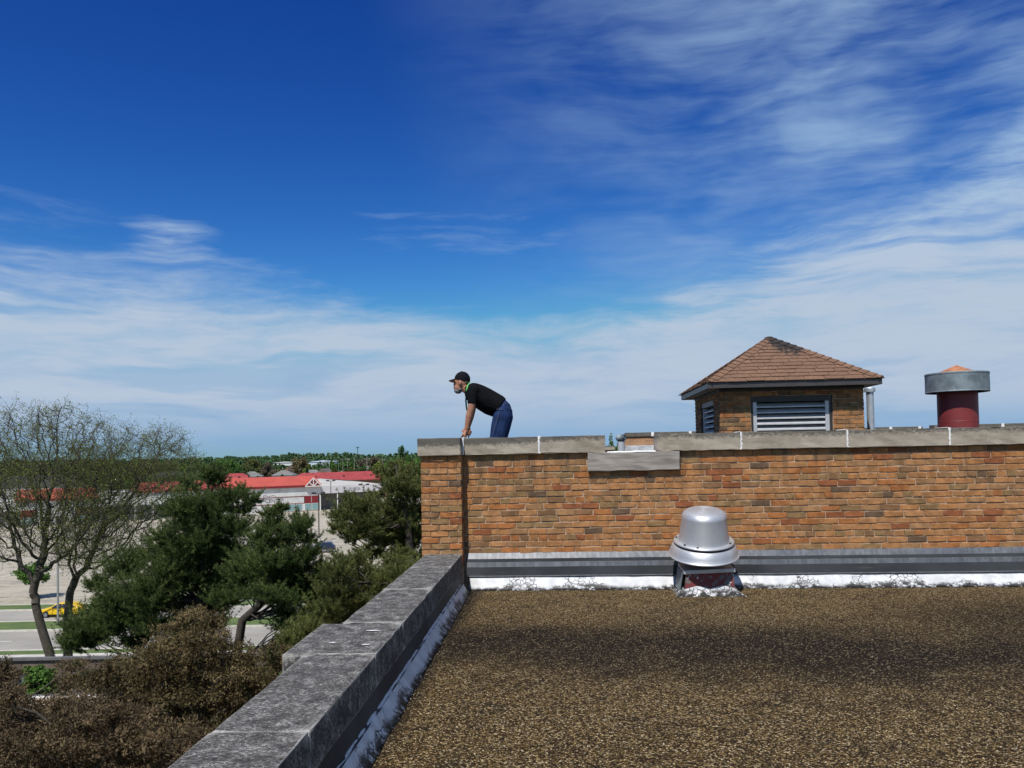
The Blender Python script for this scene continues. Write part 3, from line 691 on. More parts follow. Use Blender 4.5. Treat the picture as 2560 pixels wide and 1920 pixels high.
def louvre(M, w, h, n):
    """louvre of width w and height h, its face in local -y, origin at its lower left corner"""
    def put(g, name, m, parent, **k):
        g.V = [M @ v for v in g.V]; o = g.build(name, m, None, **k); return place(o, parent) if parent is T else o
    g = G(); f = .03
    g.box(-f, 0, -.03, .12, -.02, h + .085); g.box(w, w + f, -.03, .12, -.02, h + .085); g.box(0, w, -.03, .12, h, h + .085); g.box(0, w, -.03, .12, -.04, -.005)
    put(g, 'louvre_surround', BROWNMETAL, T)
    g = G(); g.box(0, .062, -.012, .09, 0, h); g.box(w - .062, w, -.012, .09, 0, h); g.box(.062, w - .062, -.012, .09, 0, .026)
    fr = put(g, 'louvre_frame', ALU2, T, bevel=.002)
    p_ = (h - .03) / n
    for i in range(n):
        zb = .03 + i * p_
        g = G(); g.add([(.063, -.006, zb), (w - .063, -.006, zb), (w - .063, -.006, zb + .018), (.063, -.006, zb + .018), (.063, .085, zb + p_ * .86), (w - .063, .085, zb + p_ * .86), (.063, .085, zb + p_ * .86 - .006), (w - .063, .085, zb + p_ * .86 - .006), (.063, 0, zb), (w - .063, 0, zb)],
                       [(0, 1, 2, 3), (3, 2, 5, 4), (8, 6, 7, 9), (0, 8, 9, 1), (4, 5, 7, 6), (0, 3, 4, 6, 8), (1, 9, 7, 5, 2)])
        g.V = [M @ v for v in g.V]; s_ = g.build('slat', ALU2, None); s_.parent = fr; s_.matrix_parent_inverse = Matrix()
        s_.matrix_parent_inverse = T.matrix_basis.copy() @ Matrix() if False else s_.matrix_parent_inverse
    g = G(); g.box(.063, w - .063, .10, .11, .02, h); put(g, 'louvre_backing', DARK, T)
louvre(Matrix.Translation((3.005, TY0 + .045, 1.64)), 1.205, .585, 6)
louvre(Matrix.Translation((TX0 + .045, 14.92, 1.64)) @ Matrix.Rotation(-math.pi / 2, 4, 'Z'), 1.19, .585, 6)
# roof: fascia, soffit, shingles, hip caps
EX0, EX1, EY0, EY1, EZ = 2.255, 4.945, 12.86, 15.84, 2.535
g = G(); g.box(EX0, EX1, EY0, EY0 + .022, EZ - .088, EZ); g.box(EX0, EX1, EY1 - .022, EY1, EZ - .088, EZ); g.box(EX0, EX0 + .022, EY0 + .022, EY1 - .022, EZ - .088, EZ); g.box(EX1 - .022, EX1, EY0 + .022, EY1 - .022, EZ - .088, EZ)
place(g.build('fascia', FASCIA, None, bevel=.003), T)
place(part('soffit', mat('white_soffit', (.62, .62, .60), .6), None, (EX0 + .02, EX1 - .02, EY0 + .02, TY0 - .012, EZ - .078, EZ - .06), (EX0 + .02, EX1 - .02, TY1 + .012, EY1 - .02, EZ - .078, EZ - .06), (EX0 + .02, TX0 - .012, TY0 - .012, TY1 + .012, EZ - .078, EZ - .06), (TX1 + .012, EX1 - .02, TY0 - .012, TY1 + .012, EZ - .078, EZ - .06)), T)
place(part('frieze_board', BROWNMETAL, None, (TX0 - .011, TX1 + .011, TY0 - .011, TY0 - .002, 2.405, EZ - .079), (TX0 - .011, TX0 - .002, TY0 - .002, TY1, 2.405, EZ - .079)), T)
AP = Vector(((EX0 + EX1) / 2, (EY0 + EY1) / 2, 3.425))
cs = [Vector((EX0 - .02, EY0 - .02, EZ + .002)), Vector((EX1 + .02, EY0 - .02, EZ + .002)), Vector((EX1 + .02, EY1 + .02, EZ + .002)), Vector((EX0 - .02, EY1 + .02, EZ + .002))]
rf = place(G().add(cs + [AP], [(0, 1, 4), (1, 2, 4), (2, 3, 4), (3, 0, 4), (3, 2, 1, 0)]).build('roof', SHINGLE, None), T)
def shingles(c0, c1, joined):
    e = (c1 - c0); Wd = e.length; e = e / Wd; mid = (c0 + c1) / 2; up = AP - mid; Tl = up.length; up = up / Tl; nrm = e.cross(up).normalized()
    rows = 13; ex = Tl / rows; acc = G()
    for r_ in range(rows):
        t0, t1 = r_ * ex, min(Tl - .01, (r_ + 1) * ex + .02)
        w0, w1 = Wd / 2 * (1 - t0 / Tl), Wd / 2 * (1 - t1 / Tl)
        s = -Wd / 2 + .305 * (.37 * (r_ % 3)) - .305 + rnd.uniform(-.01, .01)
        while s < w0:
            a, b_ = s + .007, s + .298; s += .305
            a0, b0, a1, b1 = max(a, -w0), min(b_, w0), max(a, -w1), min(b_, w1)
            if b0 - a0 < .03: continue
            if b1 < a1: a1 = b1 = min(max((a0 + b0) / 2, -w1), w1)
            h0, h1 = .017 + rnd.uniform(-.003, .004), .004; d_ = rnd.uniform(-.005, .005)
            P_ = lambda s_, t_, h_: mid + e * s_ + up * t_ + nrm * h_
            Vv = [P_(a0, t0 + d_, h0), P_((a0 + b0) / 2, t0 + d_ - .003, h0), P_(b0, t0 + d_, h0), P_(b1, t1, h1), P_(a1, t1, h1), P_(a0, t0 + d_, h0 - .013), P_((a0 + b0) / 2, t0 + d_ - .003, h0 - .013), P_(b0, t0 + d_, h0 - .013)]
            Ff = [(0, 1, 2, 3, 4), (5, 6, 1, 0), (6, 7, 2, 1), (2, 7, 3), (5, 0, 4)]
            if joined: acc.add(Vv, Ff)
            else:
                o = G().add(Vv, Ff).build('shingle', SHINGLE, None); o.parent = rf; 
    if joined:
        o = acc.build('shingle_courses', SHINGLE, None); o.parent = rf; tag(o, kind='stuff')
shingles(cs[0], cs[1], False); shingles(cs[3], cs[0], False); shingles(cs[1], cs[2], True); shingles(cs[2], cs[3], True)
for ci in range(4):
    c = cs[ci]; h = (AP - c); Lh = h.length; h = h / Lh; nxt = cs[(ci + 1) % 4]; prv = cs[(ci - 1) % 4]
    ea = (nxt - c).normalized(); eb = (prv - c).normalized(); na = ea.cross(h).normalized(); nb = h.cross(eb).normalized()
    sa = na.cross(h).normalized() * -1; sa = (ea - h * ea.dot(h)).normalized(); sb = (eb - h * eb.dot(h)).normalized(); up_ = (na + nb).normalized()
    n_ = 16; st_ = Lh / n_
    for k in range(n_):
        a = c + h * (k * st_ - .01); b_ = c + h * min(Lh, (k + 1) * st_ + .03); w_ = .115; u0, u1 = .036, .018
        if k == n_ - 1: b_ = AP
        if k == 0: a = c + h * .03; w_ = .075
        Vv = [a + sa * w_ + na * .027, a + up_ * u0, a + sb * w_ + nb * .027, b_ + sb * w_ * .96 + nb * .011, b_ + up_ * u1, b_ + sa * w_ * .96 + na * .011, a + sa * w_ + na * .012, a + up_ * (u0 - .015), a + sb * w_ + nb * .012]
        o = G().add(Vv, [(0, 1, 4, 5), (1, 2, 3, 4), (6, 7, 1, 0), (7, 8, 2, 1)]).build('hip_cap', SHINGLE, None); o.parent = rf
o = G().ball(AP + Vector((0, 0, -.012)), (.085, .085, .034), 10, 6).build('peak_cap', mat('tar_patch', (.03, .024, .02), .9), None); o.parent = rf

# ------------------------------------------------------------------ vent pipe, exhaust stack
Vp = empty('vent_pipe', (5.17, 14.0, 1.0)); tag(Vp, 'thin shiny galvanised vent pipe beside the brick tower', 'vent pipe')
G().lathe([(.0, 0), (.060, 0), (.060, 1.41), (.0, 1.41)], 20).build('pipe', GALV2, Vp, smooth=False)
G().lathe([(.060, 1.395), (.088, 1.40), (.090, 1.46), (.082, 1.472), (.0005, 1.478)], 24).build('cap', GALV2, Vp)
g = G(); g.box(-.004, .004, -.066, -.059, 0, 1.39); g.build('seam', GALV2, Vp)
St = empty('exhaust_stack', (6.37, 13.5, 1.0)); tag(St, 'fat dark red round stack with a grey galvanised collar hood', 'exhaust stack')
G().lathe([(0, 0), (.298, 0), (.298, .845), (.301, .850), (.298, .856), (.298, 1.40)], 48).build('drum', REDDRUM, St, smooth=False)
G().lathe([(.40, 1.325), (.466, 1.322), (.470, 1.33), (.466, 1.345), (.466, 1.60), (.470, 1.612), (.470, 1.632), (.466, 1.638), (.458, 1.638), (.455, 1.34), (.40, 1.335)], 56, close=True).build('collar_hood', GALV, St, smooth=False)
G().lathe([(.44, 1.60), (.30, 1.645), (.0005, 1.775)], 36).build('cone_cap', RUST, St, smooth=True)
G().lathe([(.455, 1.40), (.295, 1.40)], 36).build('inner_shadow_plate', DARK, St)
for k in range(4):
    a = k * math.pi / 2 + .5; g = G(); g.box(.29, .46, -.012, .012, 1.345, 1.36, Matrix.Rotation(a, 4, 'Z')); g.build('strut', GALV, St)

# ------------------------------------------------------------------ far side of the upper roof
Fp = empty('far_parapet', (12, 30.1, 1.0)); tag(Fp, 'distant brick parapet with pale coping and white joints beyond the roof', 'parapet'); bpy.context.view_layer.update()
for x0, x1, top in ((2.16, 12.9, 2.13), (13.28, 23.9, 2.17)):
    place(part('wall_core', FARBRICK, None, (x0, x1, 30.0, 30.3, .5, top - .15)), Fp)
    place(part('base_coating', COAT, None, (x0, x1, 29.97, 29.998, 1.0, 1.655)), Fp)
    n_ = 0; x = x0
    while x < x1 - .1:
        e_ = min(x + (1.38 if n_ % 2 else 1.02), x1); place(rough_block('coping_stone', STONE, None, x + .01, e_ - .01, 29.95, 30.36, top - .15, top, cuts=(2, 0, 0), seed=500 + n_ + int(x0)), Fp)
        if e_ < x1 - .1: place(part('joint_sealant', SEALANT, None, (e_ - .05, e_ + .05, 29.943, 30.36, top - .148, top + .008)), Fp)
        x = e_; n_ += 1
Lg = empty('low_ledge', (.3, 30.1, 1.0)); tag(Lg, 'low grey stone ledge seen through the scupper notch beside the turbine vent', 'ledge'); bpy.context.view_layer.update()
place(part('wall_core', FARBRICK, None, (-1.15, 1.80, 30.0, 30.3, .5, 1.50)), Lg)
place(rough_block('coping_stone', STONE, None, -1.14, 1.78, 29.95, 30.36, 1.50, 1.655, cuts=(3, 0, 0), seed=601), Lg)
Tv = empty('turbine_vent', (1.98, 29.4, 1.0)); tag(Tv, 'small galvanised turbine vent ball seen in the scupper notch', 'turbine vent')
G().lathe([(.13, 0), (.13, .80)], 20).build('duct', ALU2, Tv)
for k in range(20):
    a = 2 * math.pi * k / 20; Vv = []; 
    for j in range(7):
        t = -1.1 + 2.2 * j / 6; r0 = .205 * math.cos(t); z = .93 + .15 * math.sin(t)
        Vv += [(r0 * math.cos(a), r0 * math.sin(a), z), ((r0 - .02) * math.cos(a + .25), (r0 - .02) * math.sin(a + .25), z)]
    link('fin', mesh_from('fin', Vv, [(2 * j, 2 * j + 1, 2 * j + 3, 2 * j + 2) for j in range(6)]), GALV, Tv)
G().lathe([(.0005, 1.075), (.09, 1.07), (.10, 1.055)], 16).build('top_plate', GALV, Tv)

# ------------------------------------------------------------------ vegetation kit
def leaf_mat(name, lo, hi, odd=None, rough=.75, trans=.25):
    def f(b):
        r = b.n('ShaderNodeNewGeometry').outputs['Random Per Island']
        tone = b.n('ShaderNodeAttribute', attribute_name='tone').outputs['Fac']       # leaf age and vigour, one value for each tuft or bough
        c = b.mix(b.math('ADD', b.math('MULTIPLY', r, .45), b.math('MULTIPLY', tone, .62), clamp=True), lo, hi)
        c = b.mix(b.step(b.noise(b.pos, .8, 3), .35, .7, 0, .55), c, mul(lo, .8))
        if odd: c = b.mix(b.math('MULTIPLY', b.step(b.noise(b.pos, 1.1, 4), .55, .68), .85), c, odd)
        b.C(c)
        t = b.n('ShaderNodeBsdfTranslucent', {'Color': b.mix(.5, c, hi)}).outputs[0]
        mx = b.n('ShaderNodeMixShader', {0: trans, 1: b.p.outputs[0], 2: t}).outputs[0]
        out = [n for n in b.t.nodes if n.type == 'OUTPUT_MATERIAL'][0]; b.t.links.new(mx, out.inputs[0])
    return mat(name, lo, rough, fn=f, spec=.25)
PINE1 = leaf_mat('pine_needles_dark', (.015, .036, .009), (.150, .200, .050), trans=.12)
PINE2 = leaf_mat('pine_needles_olive', (.030, .048, .011), (.225, .245, .068), (.110, .096, .028), trans=.15)
CEDAR = leaf_mat('bronzed_cedar_fronds', (.040, .028, .016), (.26, .185, .095), (.070, .070, .026), trans=.12)
CEDAR2 = leaf_mat('green_bronze_cedar_fronds', (.040, .033, .015), (.25, .185, .080), (.060, .068, .022), trans=.12)
SHOOT = leaf_mat('pine_shoots', (.13, .135, .055), (.24, .23, .11), trans=.1)
BARK = mat('dark_bark', (.045, .036, .027), .95, fn=mottled(9, .35, .8, 30, .02))
BARK2 = mat('grey_brown_bark', (.072, .060, .045), .95, fn=mottled(6, .35, .8, 26, .03))
BUDS = leaf_mat('spring_leaf_buds', (.13, .16, .03), (.30, .34, .08), trans=.3)
LEAVES = {k: leaf_mat('leaves_' + k, lo, hi, trans=.22) for k, lo, hi in (
    ('green', (.055, .125, .020), (.120, .220, .040)), ('dark', (.032, .075, .020), (.070, .125, .034)), ('olive', (.080, .096, .028), (.150, .160, .052)),
    ('brown', (.095, .078, .052), (.160, .130, .085)), ('yellow', (.130, .180, .030), (.220, .260, .052)), ('tan', (.125, .100, .046), (.200, .160, .075)), ('spruce', (.018, .050, .026), (.042, .088, .044)))}
BARE = leaf_mat('leafless_twigs', (.060, .048, .038), (.115, .092, .072), trans=.1)

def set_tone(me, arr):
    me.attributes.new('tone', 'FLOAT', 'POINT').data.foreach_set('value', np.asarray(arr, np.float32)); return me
def unit(a): return a / np.maximum(np.linalg.norm(a, axis=-1, keepdims=True), 1e-9)
def ell_points(c, r, n, shell=.55):
    d = unit(rng.standard_normal((n, 3))); q = (shell + (1 - shell) * rng.random((n, 1))) ** .8
    return np.asarray(c) + d * q * np.asarray(r), d
def needles(T, D, k, ln, w, spread):
    n = len(T); Tt = np.repeat(T, k, 0); d = unit(np.repeat(D, k, 0) + spread * rng.standard_normal((n * k, 3)))
    p = unit(np.cross(d, rng.standard_normal((n * k, 3)))); L_ = ln * rng.uniform(.65, 1.2, (n * k, 1))
    V = np.stack([Tt - p * w / 2, Tt + p * w / 2, Tt + d * L_], 1).reshape(-1, 3)
    return V, np.arange(3 * n * k).reshape(-1, 3)
def cards(T, size, asp=.5, up=0.0, D=None):
    """small bent leaf cards, two triangles that share the midrib"""
    n = len(T); d = unit(rng.standard_normal((n, 3)) + (0 if D is None else D) + np.array([0, 0, up])); p = unit(np.cross(d, rng.standard_normal((n, 3)))); nn = np.cross(d, p)
    s = size * rng.uniform(.6, 1.3, (n, 1))
    V = np.stack([T - d * s * .5, T + p * s * asp * .5 + nn * s * .12, T + d * s * .5, T - p * s * asp * .5 + nn * s * .12], 1).reshape(-1, 3)
    return V, np.arange(4 * n).reshape(-1, 4)
def tubes_np(A, B, ra, rb, k=4):
    """separate prisms from A to B, all at once"""
    d = unit(B - A); ref = np.where(np.abs(d[:, 2:3]) < .9, np.array([[0, 0, 1.0]]), np.array([[1.0, 0, 0]])); u = unit(np.cross(d, ref)); v = np.cross(d, u)
    a = np.arange(k) * 2 * np.pi / k; cs_ = np.cos(a)[None, :, None] * u[:, None] + np.sin(a)[None, :, None] * v[:, None]
    V = np.concatenate([A[:, None] + cs_ * ra[:, None, None], B[:, None] + cs_ * rb[:, None, None]], 1).reshape(-1, 3)
    i = np.arange(k); f = np.stack([i, (i + 1) % k, (i + 1) % k + k, i + k], 1)
    return V, (f[None] + (2 * k * np.arange(len(A)))[:, None, None]).reshape(-1, 4)
def limb(g, a, b_, r0, r1, sag=.0, n=5, seed=0):
    a, b_ = Vector(a), Vector(b_); r_ = random.Random(seed); L_ = (b_ - a).length; pts = []
    for i in range(n + 1):
        t = i / n; p = a.lerp(b_, t); p.z -= sag * L_ * math.sin(math.pi * t)
        if 0 < i < n: p += Vector((r_.gauss(0, .03 * L_), r_.gauss(0, .03 * L_), r_.gauss(0, .025 * L_)))
        pts.append(p)
    g.tube(pts, [r0 + (r1 - r0) * i / n for i in range(n + 1)], 6)

def pine(name, label, group, trunk, clumps, depth, m, k=20, per=75, ln=.165, w=.016, dz=2.0, extra=1.0):
    """trunk as [(px, py, r)] from the ground up; clumps of needles as (px, py, rx, ry) of the photograph at that depth"""
    base = at(trunk[0][0], trunk[0][1], depth); base.z = GROUND
    root = empty(name, base); tag(root, label, 'tree', group)
    r_ = random.Random(name + str(depth)); g = G(); tp = [Vector((0, 0, -.1))] + [at(x, y, depth) - base for x, y, _ in trunk[1:]]
    g.tube(tp, [q[2] for q in trunk], 9)
    VV = []; FF = []; nv = 0; cl = []; TN = []; SV = []; SF = []; sn = 0
    for (x, y, rx, ry) in clumps:
        s = depth / F_PX; cl.append((at(x, y, depth + r_.uniform(-dz, dz)), rx * s * 1.05, ry * s * 1.05))
        if extra and r_.random() < extra:      # the same crown goes on behind
            cl.append((at(x + r_.uniform(-.3, .3) * rx, y + r_.uniform(-.2, .5) * ry, depth + r_.uniform(.3, 1.6) * dz), rx * s * .85, ry * s * .8))
    for i, (c, rx, rz) in enumerate(cl):
        c = c - base; rx *= 1.2; rz *= 1.2; n = int(per * 1.25 * (rx * rz * 5.5 + .15)); ry_ = (rx * .6 + rz * .5)
        # boughs of the clump: up-curved branchlets, bottle-brushed with needles, lightest at their tips
        m_ = 9; nb = max(8, int(n / m_ * 2.0)); d0 = unit(rng.standard_normal((nb, 3)) * np.array([1, 1, .55]) + np.array([0, 0, .12]))
        L_ = 1 / np.sqrt((d0[:, 0] / rx) ** 2 + (d0[:, 1] / ry_) ** 2 + (d0[:, 2] / rz) ** 2); L_ = L_ * rng.uniform(.55, 1.28, nb); t_ = np.linspace(.22, 1, m_)
        o_ = np.asarray(c) - np.array([0, 0, .35 * rz]) + rng.standard_normal((nb, 3)) * np.array([rx, ry_, rz]) * .22
        B_ = o_[:, None] + d0[:, None] * (L_[:, None] * t_)[..., None]; B_[..., 2] += (.42 * L_[:, None] * t_ ** 2)
        D_ = np.repeat(unit(d0 + np.array([0, 0, .55]))[:, None], m_, 1).reshape(-1, 3); P_ = (B_ + rng.standard_normal(B_.shape) * .018).reshape(-1, 3); n = len(P_)
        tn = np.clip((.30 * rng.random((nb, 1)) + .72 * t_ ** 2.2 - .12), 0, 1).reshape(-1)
        V_, F_ = needles(P_, D_, k, ln, w, .62); VV.append(V_); FF.append(F_ + nv); nv += len(V_); TN.append(np.repeat(tn, 3 * k))
        s_ = B_[:, -1][(rng.random(nb) < .75)]                                           # pale spring shoots at the tips
        if len(s_):
            V_, F_ = needles(s_ + np.array([0, 0, ln * .3]), np.tile([0, 0, 1.0], (len(s_), 1)), 2, ln * .9, .030, .22); SV.append(V_); SF.append(F_ + sn); sn += len(V_)
        # limb from the trunk to the clump
        t = min(range(len(tp)), key=lambda q: abs(tp[q].z - (c.z - .35 * abs(c.x))))
        a = tp[t]; limb(g, a, c, .035 + .02 * rx, .012, .06, 5, i)
        for q in range(4):
            e_ = Vector(P_[r_.randrange(n)]); limb(g, c, e_, .014, .006, 0, 3, i * 9 + q)
    tr = g.build('trunk', BARK, root, smooth=True)
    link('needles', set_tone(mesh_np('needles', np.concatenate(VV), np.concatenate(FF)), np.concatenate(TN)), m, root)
    link('shoots', mesh_np('shoots', np.concatenate(SV), np.concatenate(SF)), SHOOT, root)
    return root

def cedar(name, label, group, px, depth, clumps, m, per=300, size=.092):
    base = at(px, 1800, depth); base.z = GROUND; root = empty(name, base); tag(root, label, 'tree', group)
    r_ = random.Random(name + str(px)); g = G(); VV = []; nv = 0; FF = []; TN = []
    top = max((at(x, y - ry * .3, depth).z for x, y, rx, ry in clumps)) - base.z
    g.tube([(0, 0, -.1), (.1, .05, top * .4), (-.05, 0, top * .75), (0, 0, top * .95)], [.24, .18, .10, .03], 8)
    for i, (x, y, rx, ry) in enumerate(clumps):
        s = depth / F_PX
        for j in range(2):
            dd = r_.uniform(-.5, .4) if j == 0 else r_.uniform(.6, 1.8)
            c = at(x, y + (0 if j == 0 else ry * .3), depth + dd) - base; rx_, rz_ = rx * s, ry * s
            rx_ *= 1.15; rz_ *= 1.2; n = int(per * 2.6 * (rx_ * rz_ * 5 + .1)); P_, D_ = ell_points(c, (rx_, rx_ * .8, rz_), n, .2)
            P_ = P_ + .10 * np.sin(P_ * 9.0 + i)
            so_ = rng.random(n) < .16; P_[so_] = np.asarray(c) + (P_[so_] - np.asarray(c)) * rng.uniform(1.0, 1.38, (int(so_.sum()), 1)) + np.array([0, 0, .05])   # stray sprays
            # fronds: short arching sprays of three cards each
            tn = np.clip(.55 * rng.random(n) ** 1.3 + .5 * (np.sin(P_[:, 0] * 5 + i) * np.sin(P_[:, 2] * 6) + .3), 0, 1); D_ = unit(D_ * .6 + np.array([0, 0, .25]) + .5 * rng.standard_normal(D_.shape)); st = rng.uniform(.35, .6, (n, 1)) * size
            for q in range(3):
                V_, F_ = cards(P_ + D_ * st * q + np.array([0, 0, -.12]) * st * q * q, size * (.9 - .2 * q), .34, D=D_ * 1.6); VV.append(V_); FF.append(F_ + nv); nv += len(V_); TN.append(np.repeat(tn, 4))
            if j == 0:
                limb(g, (0, 0, max(.5, c.z - .45 * math.hypot(c.x, c.y) - .4)), c, .04, .012, .0, 5, i)
                for q in range(5): limb(g, c, Vector(P_[r_.randrange(n)]), .012, .004, 0, 3, i * 7 + q)
    g.build('trunk', BARK2, root, smooth=True)
    link('fronds', set_tone(mesh_np('fronds', np.concatenate(VV), np.concatenate(FF)), np.concatenate(TN)), m, root)
    return root

def bare_tree(name, label, base, fork, crown, seed, n_att=2300, r0=.32, twigs=2.0, group=None, step=.36, buds=1.0):
    """a spring tree grown towards points of its crown (space colonisation), fine twigs, first leaves"""
    rg = np.random.default_rng(seed); root = empty(name, base); tag(root, label, 'tree', group)
    att = []
    for (c, r, w) in crown:
        n = int(n_att * w); d = unit(rg.standard_normal((n, 3))); q = rg.random((n, 1)) ** .42; att.append(np.array(c) + d * q * np.array(r))
    att = np.concatenate(att)
    P_ = [np.array(p, float) for p in fork]; par = [-1] + list(range(len(fork) - 1))
    nodes = np.array(P_)
    # fill the trunk in
    full = [nodes[0]]; par = [-1]
    for a, b_ in zip(nodes[:-1], nodes[1:]):
        m_ = max(1, int(np.linalg.norm(b_ - a) / step))
        for i in range(1, m_ + 1): full.append(a + (b_ - a) * i / m_); par.append(len(full) - 2)
    nodes = np.array(full); alive = np.ones(len(att), bool); nearest = np.full(len(att), 0); nd = np.full(len(att), 1e9); start = 0
    for it in range(120):
        for s in range(start, len(nodes), 400):
            blk = nodes[s:s + 400]; D = np.linalg.norm(att[:, None] - blk[None], axis=2); j = D.argmin(1); dm = D[np.arange(len(att)), j]
            u = dm < nd; nd[u] = dm[u]; nearest[u] = j[u] + s
        start = len(nodes); alive &= nd > .5
        if not alive.any(): break
        dirs = unit(att - nodes[nearest]); acc = np.zeros_like(nodes); np.add.at(acc, nearest[alive], dirs[alive]); act = np.unique(nearest[alive])
        if it > 60 and len(act) < 3: break
        g_ = unit(unit(acc[act]) + .28 * rg.standard_normal((len(act), 3)) + np.array([0, 0, .06])); new = nodes[act] + g_ * step
        ok = [i for i in range(len(new))]
        nodes = np.concatenate([nodes, new[ok]]); par += [int(a) for a in act[ok]]
        if len(nodes) > 9000: break
    par = np.array(par); n = len(nodes); w = np.zeros(n); kids = np.zeros(n, int); np.add.at(kids, par[1:], 1)
    w[kids == 0] = 1.0
    for i in range(n - 1, 0, -1): w[par[i]] += max(w[i], 1.0) if w[i] > 0 else 0
    rad = .0125 * np.sqrt(w) ** 1.0; rad = np.minimum(rad, r0); big = {}
    for i in range(1, n):
        q_ = par[i]
        if q_ not in big or w[i] > w[big[q_]]: big[q_] = i
    nt_ = len(full); rad[:nt_] = r0 * (1.12 - .34 * np.arange(nt_) / nt_)
    for i in range(nt_, n): rad[i] = min(rad[i], .80 * r0)
    for i in range(nt_, n):
        if big[par[i]] == i: rad[i] = max(rad[i], .93 * rad[par[i]] if rad[par[i]] > .09 else 0)
    rad = np.maximum(rad, .012)
    e = np.arange(1, n); V_, F_ = tubes_np(nodes[par[e]], nodes[e], np.minimum(rad[par[e]], rad[e] * 1.25), rad[e], 6)
    VV = [V_]; FF = [F_]; nv = len(V_)
    thin = e[(rad[e] < .045)]; pick = rg.choice(thin, int(len(thin) * twigs)); A = nodes[pick] + rg.standard_normal((len(pick), 3)) * .05
    d = unit(nodes[pick] - nodes[par[pick]] + .75 * rg.standard_normal((len(pick), 3)) + np.array([0, 0, .25])); tips = []
    ln_ = rg.uniform(.25, .62, (len(pick), 1))
    for s in range(2):
        B = A + d * ln_; V_, F_ = tubes_np(A, B, np.full(len(A), .0095 - .003 * s), np.full(len(A), .007 - .003 * s), 3); VV.append(V_); FF.append(F_ + nv); nv += len(V_)
        tips.append(B); A = B; d = unit(d + .5 * rg.standard_normal(d.shape)); ln_ = ln_ * .8
    # merge 5-sided and 3-sided prisms: all faces are quads
    link('branches', mesh_np('branches', np.concatenate(VV), np.concatenate(FF)), BARK2, root)
    T_ = np.concatenate(tips); T_ = T_[rg.random(len(T_)) < .95 * buds]; T_ = np.repeat(T_, 4, 0) + rg.standard_normal((4 * len(T_), 3)) * .09
    V_, F_ = cards(T_, .082, .6); link('young_leaves', mesh_np('young_leaves', V_, F_), BUDS, root)
    return root

def broadleaf(name, label, loc, rx, h, kind, group=None, n=2600, size=.55, trunk_h=.25, seed=0, conic=False):
    """tree of the middle distance: clumps of leaf cards over a trunk with limbs"""
    root = empty(name, loc); tag(root, label, 'tree', group); r_ = random.Random(seed); g = G()
    g.tube([(0, 0, -.1), (.1, 0, h * .3), (0, .1, h * .7)], [.035 * rx + .12, .03 * rx + .08, .04], 7)
    rz = h * (1 - trunk_h) / 2; cz = h - rz; VV = []; FF = []; nv = 0; TN = []
    nc = 34
    for i in range(nc):
        if conic:
            t = r_.random() ** .8; a = r_.uniform(0, 6.28); q = rx * (1.05 - t) * r_.uniform(.4, 1); c = np.array([q * math.cos(a), q * math.sin(a), h * trunk_h + (h * (1 - trunk_h)) * t]); rc = np.array([rx * (.42 - .3 * t)] * 2 + [h * .045])
        else:
            d = np.array([r_.gauss(0, 1) for _ in range(3)]); d /= np.linalg.norm(d); q = r_.uniform(.35, .86); c = np.array([d[0] * rx * q, d[1] * rx * q, cz + d[2] * rz * q]); s_ = r_.uniform(.20, .40); rc = np.array([rx * s_, rx * s_, rz * s_ * .8])
        P_, D_ = ell_points(c, rc, n // nc, .35); V_, F_ = cards(P_, size, .75); VV.append(V_); FF.append(F_ + nv); nv += len(V_); TN.append(np.full(len(V_), r_.random()))
        if i % 3 == 0: limb(g, (0, 0, h * .3), c, .08, .03, 0, 3, i)
    g.build('trunk', BARK, root); link('crown', set_tone(mesh_np('crown', np.concatenate(VV), np.concatenate(FF)), np.concatenate(TN)), LEAVES[kind] if kind in LEAVES else BARE, root)
    return root

# ------------------------------------------------------------------ pines and cedars between the building and the street
pine('pine_tree', 'tall dark green pine whose crown hides the left end of the store', None,
     [(470, 1900, .34), (480, 1700, .27), (500, 1500, .22), (515, 1350, .15), (520, 1230, .08), (522, 1180, .04)],
     [(525, 1176, 26, 15), (545, 1196, 24, 18), (606, 1224, 20, 14), (571, 1240, 36, 20), (627, 1248, 25, 15), (538, 1260, 46, 24), (609, 1270, 28, 13), (525, 1298, 50, 27), (590, 1318, 44, 24), (538, 1355, 55, 28),
      (476, 1210, 22, 18), (500, 1258, 52, 26), (450, 1271, 36, 22), (468, 1309, 50, 26), (405, 1342, 33, 17), (480, 1347, 62, 26), (430, 1382, 90, 26), (329, 1392, 45, 18), (506, 1400, 62, 26), (316, 1425, 55, 22),
      (250, 1458, 32, 20), (354, 1463, 70, 26), (455, 1445, 72, 30), (278, 1490, 46, 22), (240, 1537, 40, 24), (329, 1522, 54, 28), (380, 1560, 48, 22), (278, 1572, 46, 24), (202, 1562, 38, 30), (177, 1602, 32, 26), (430, 1500, 60, 26), (520, 1460, 60, 24), (560, 1400, 50, 24), (480, 1530, 50, 20), (560, 1450, 56, 26), (590, 1375, 44, 24), (420, 1420, 60, 24), (380, 1500, 60, 24), (300, 1535, 60, 24), (225, 1590, 46, 24), (345, 1600, 46, 18), (440, 1570, 46, 18), (540, 1510, 46, 20), (565, 1495, 50, 22), (590, 1450, 44, 22), (520, 1555, 44, 16)],
     42, PINE1, per=70)
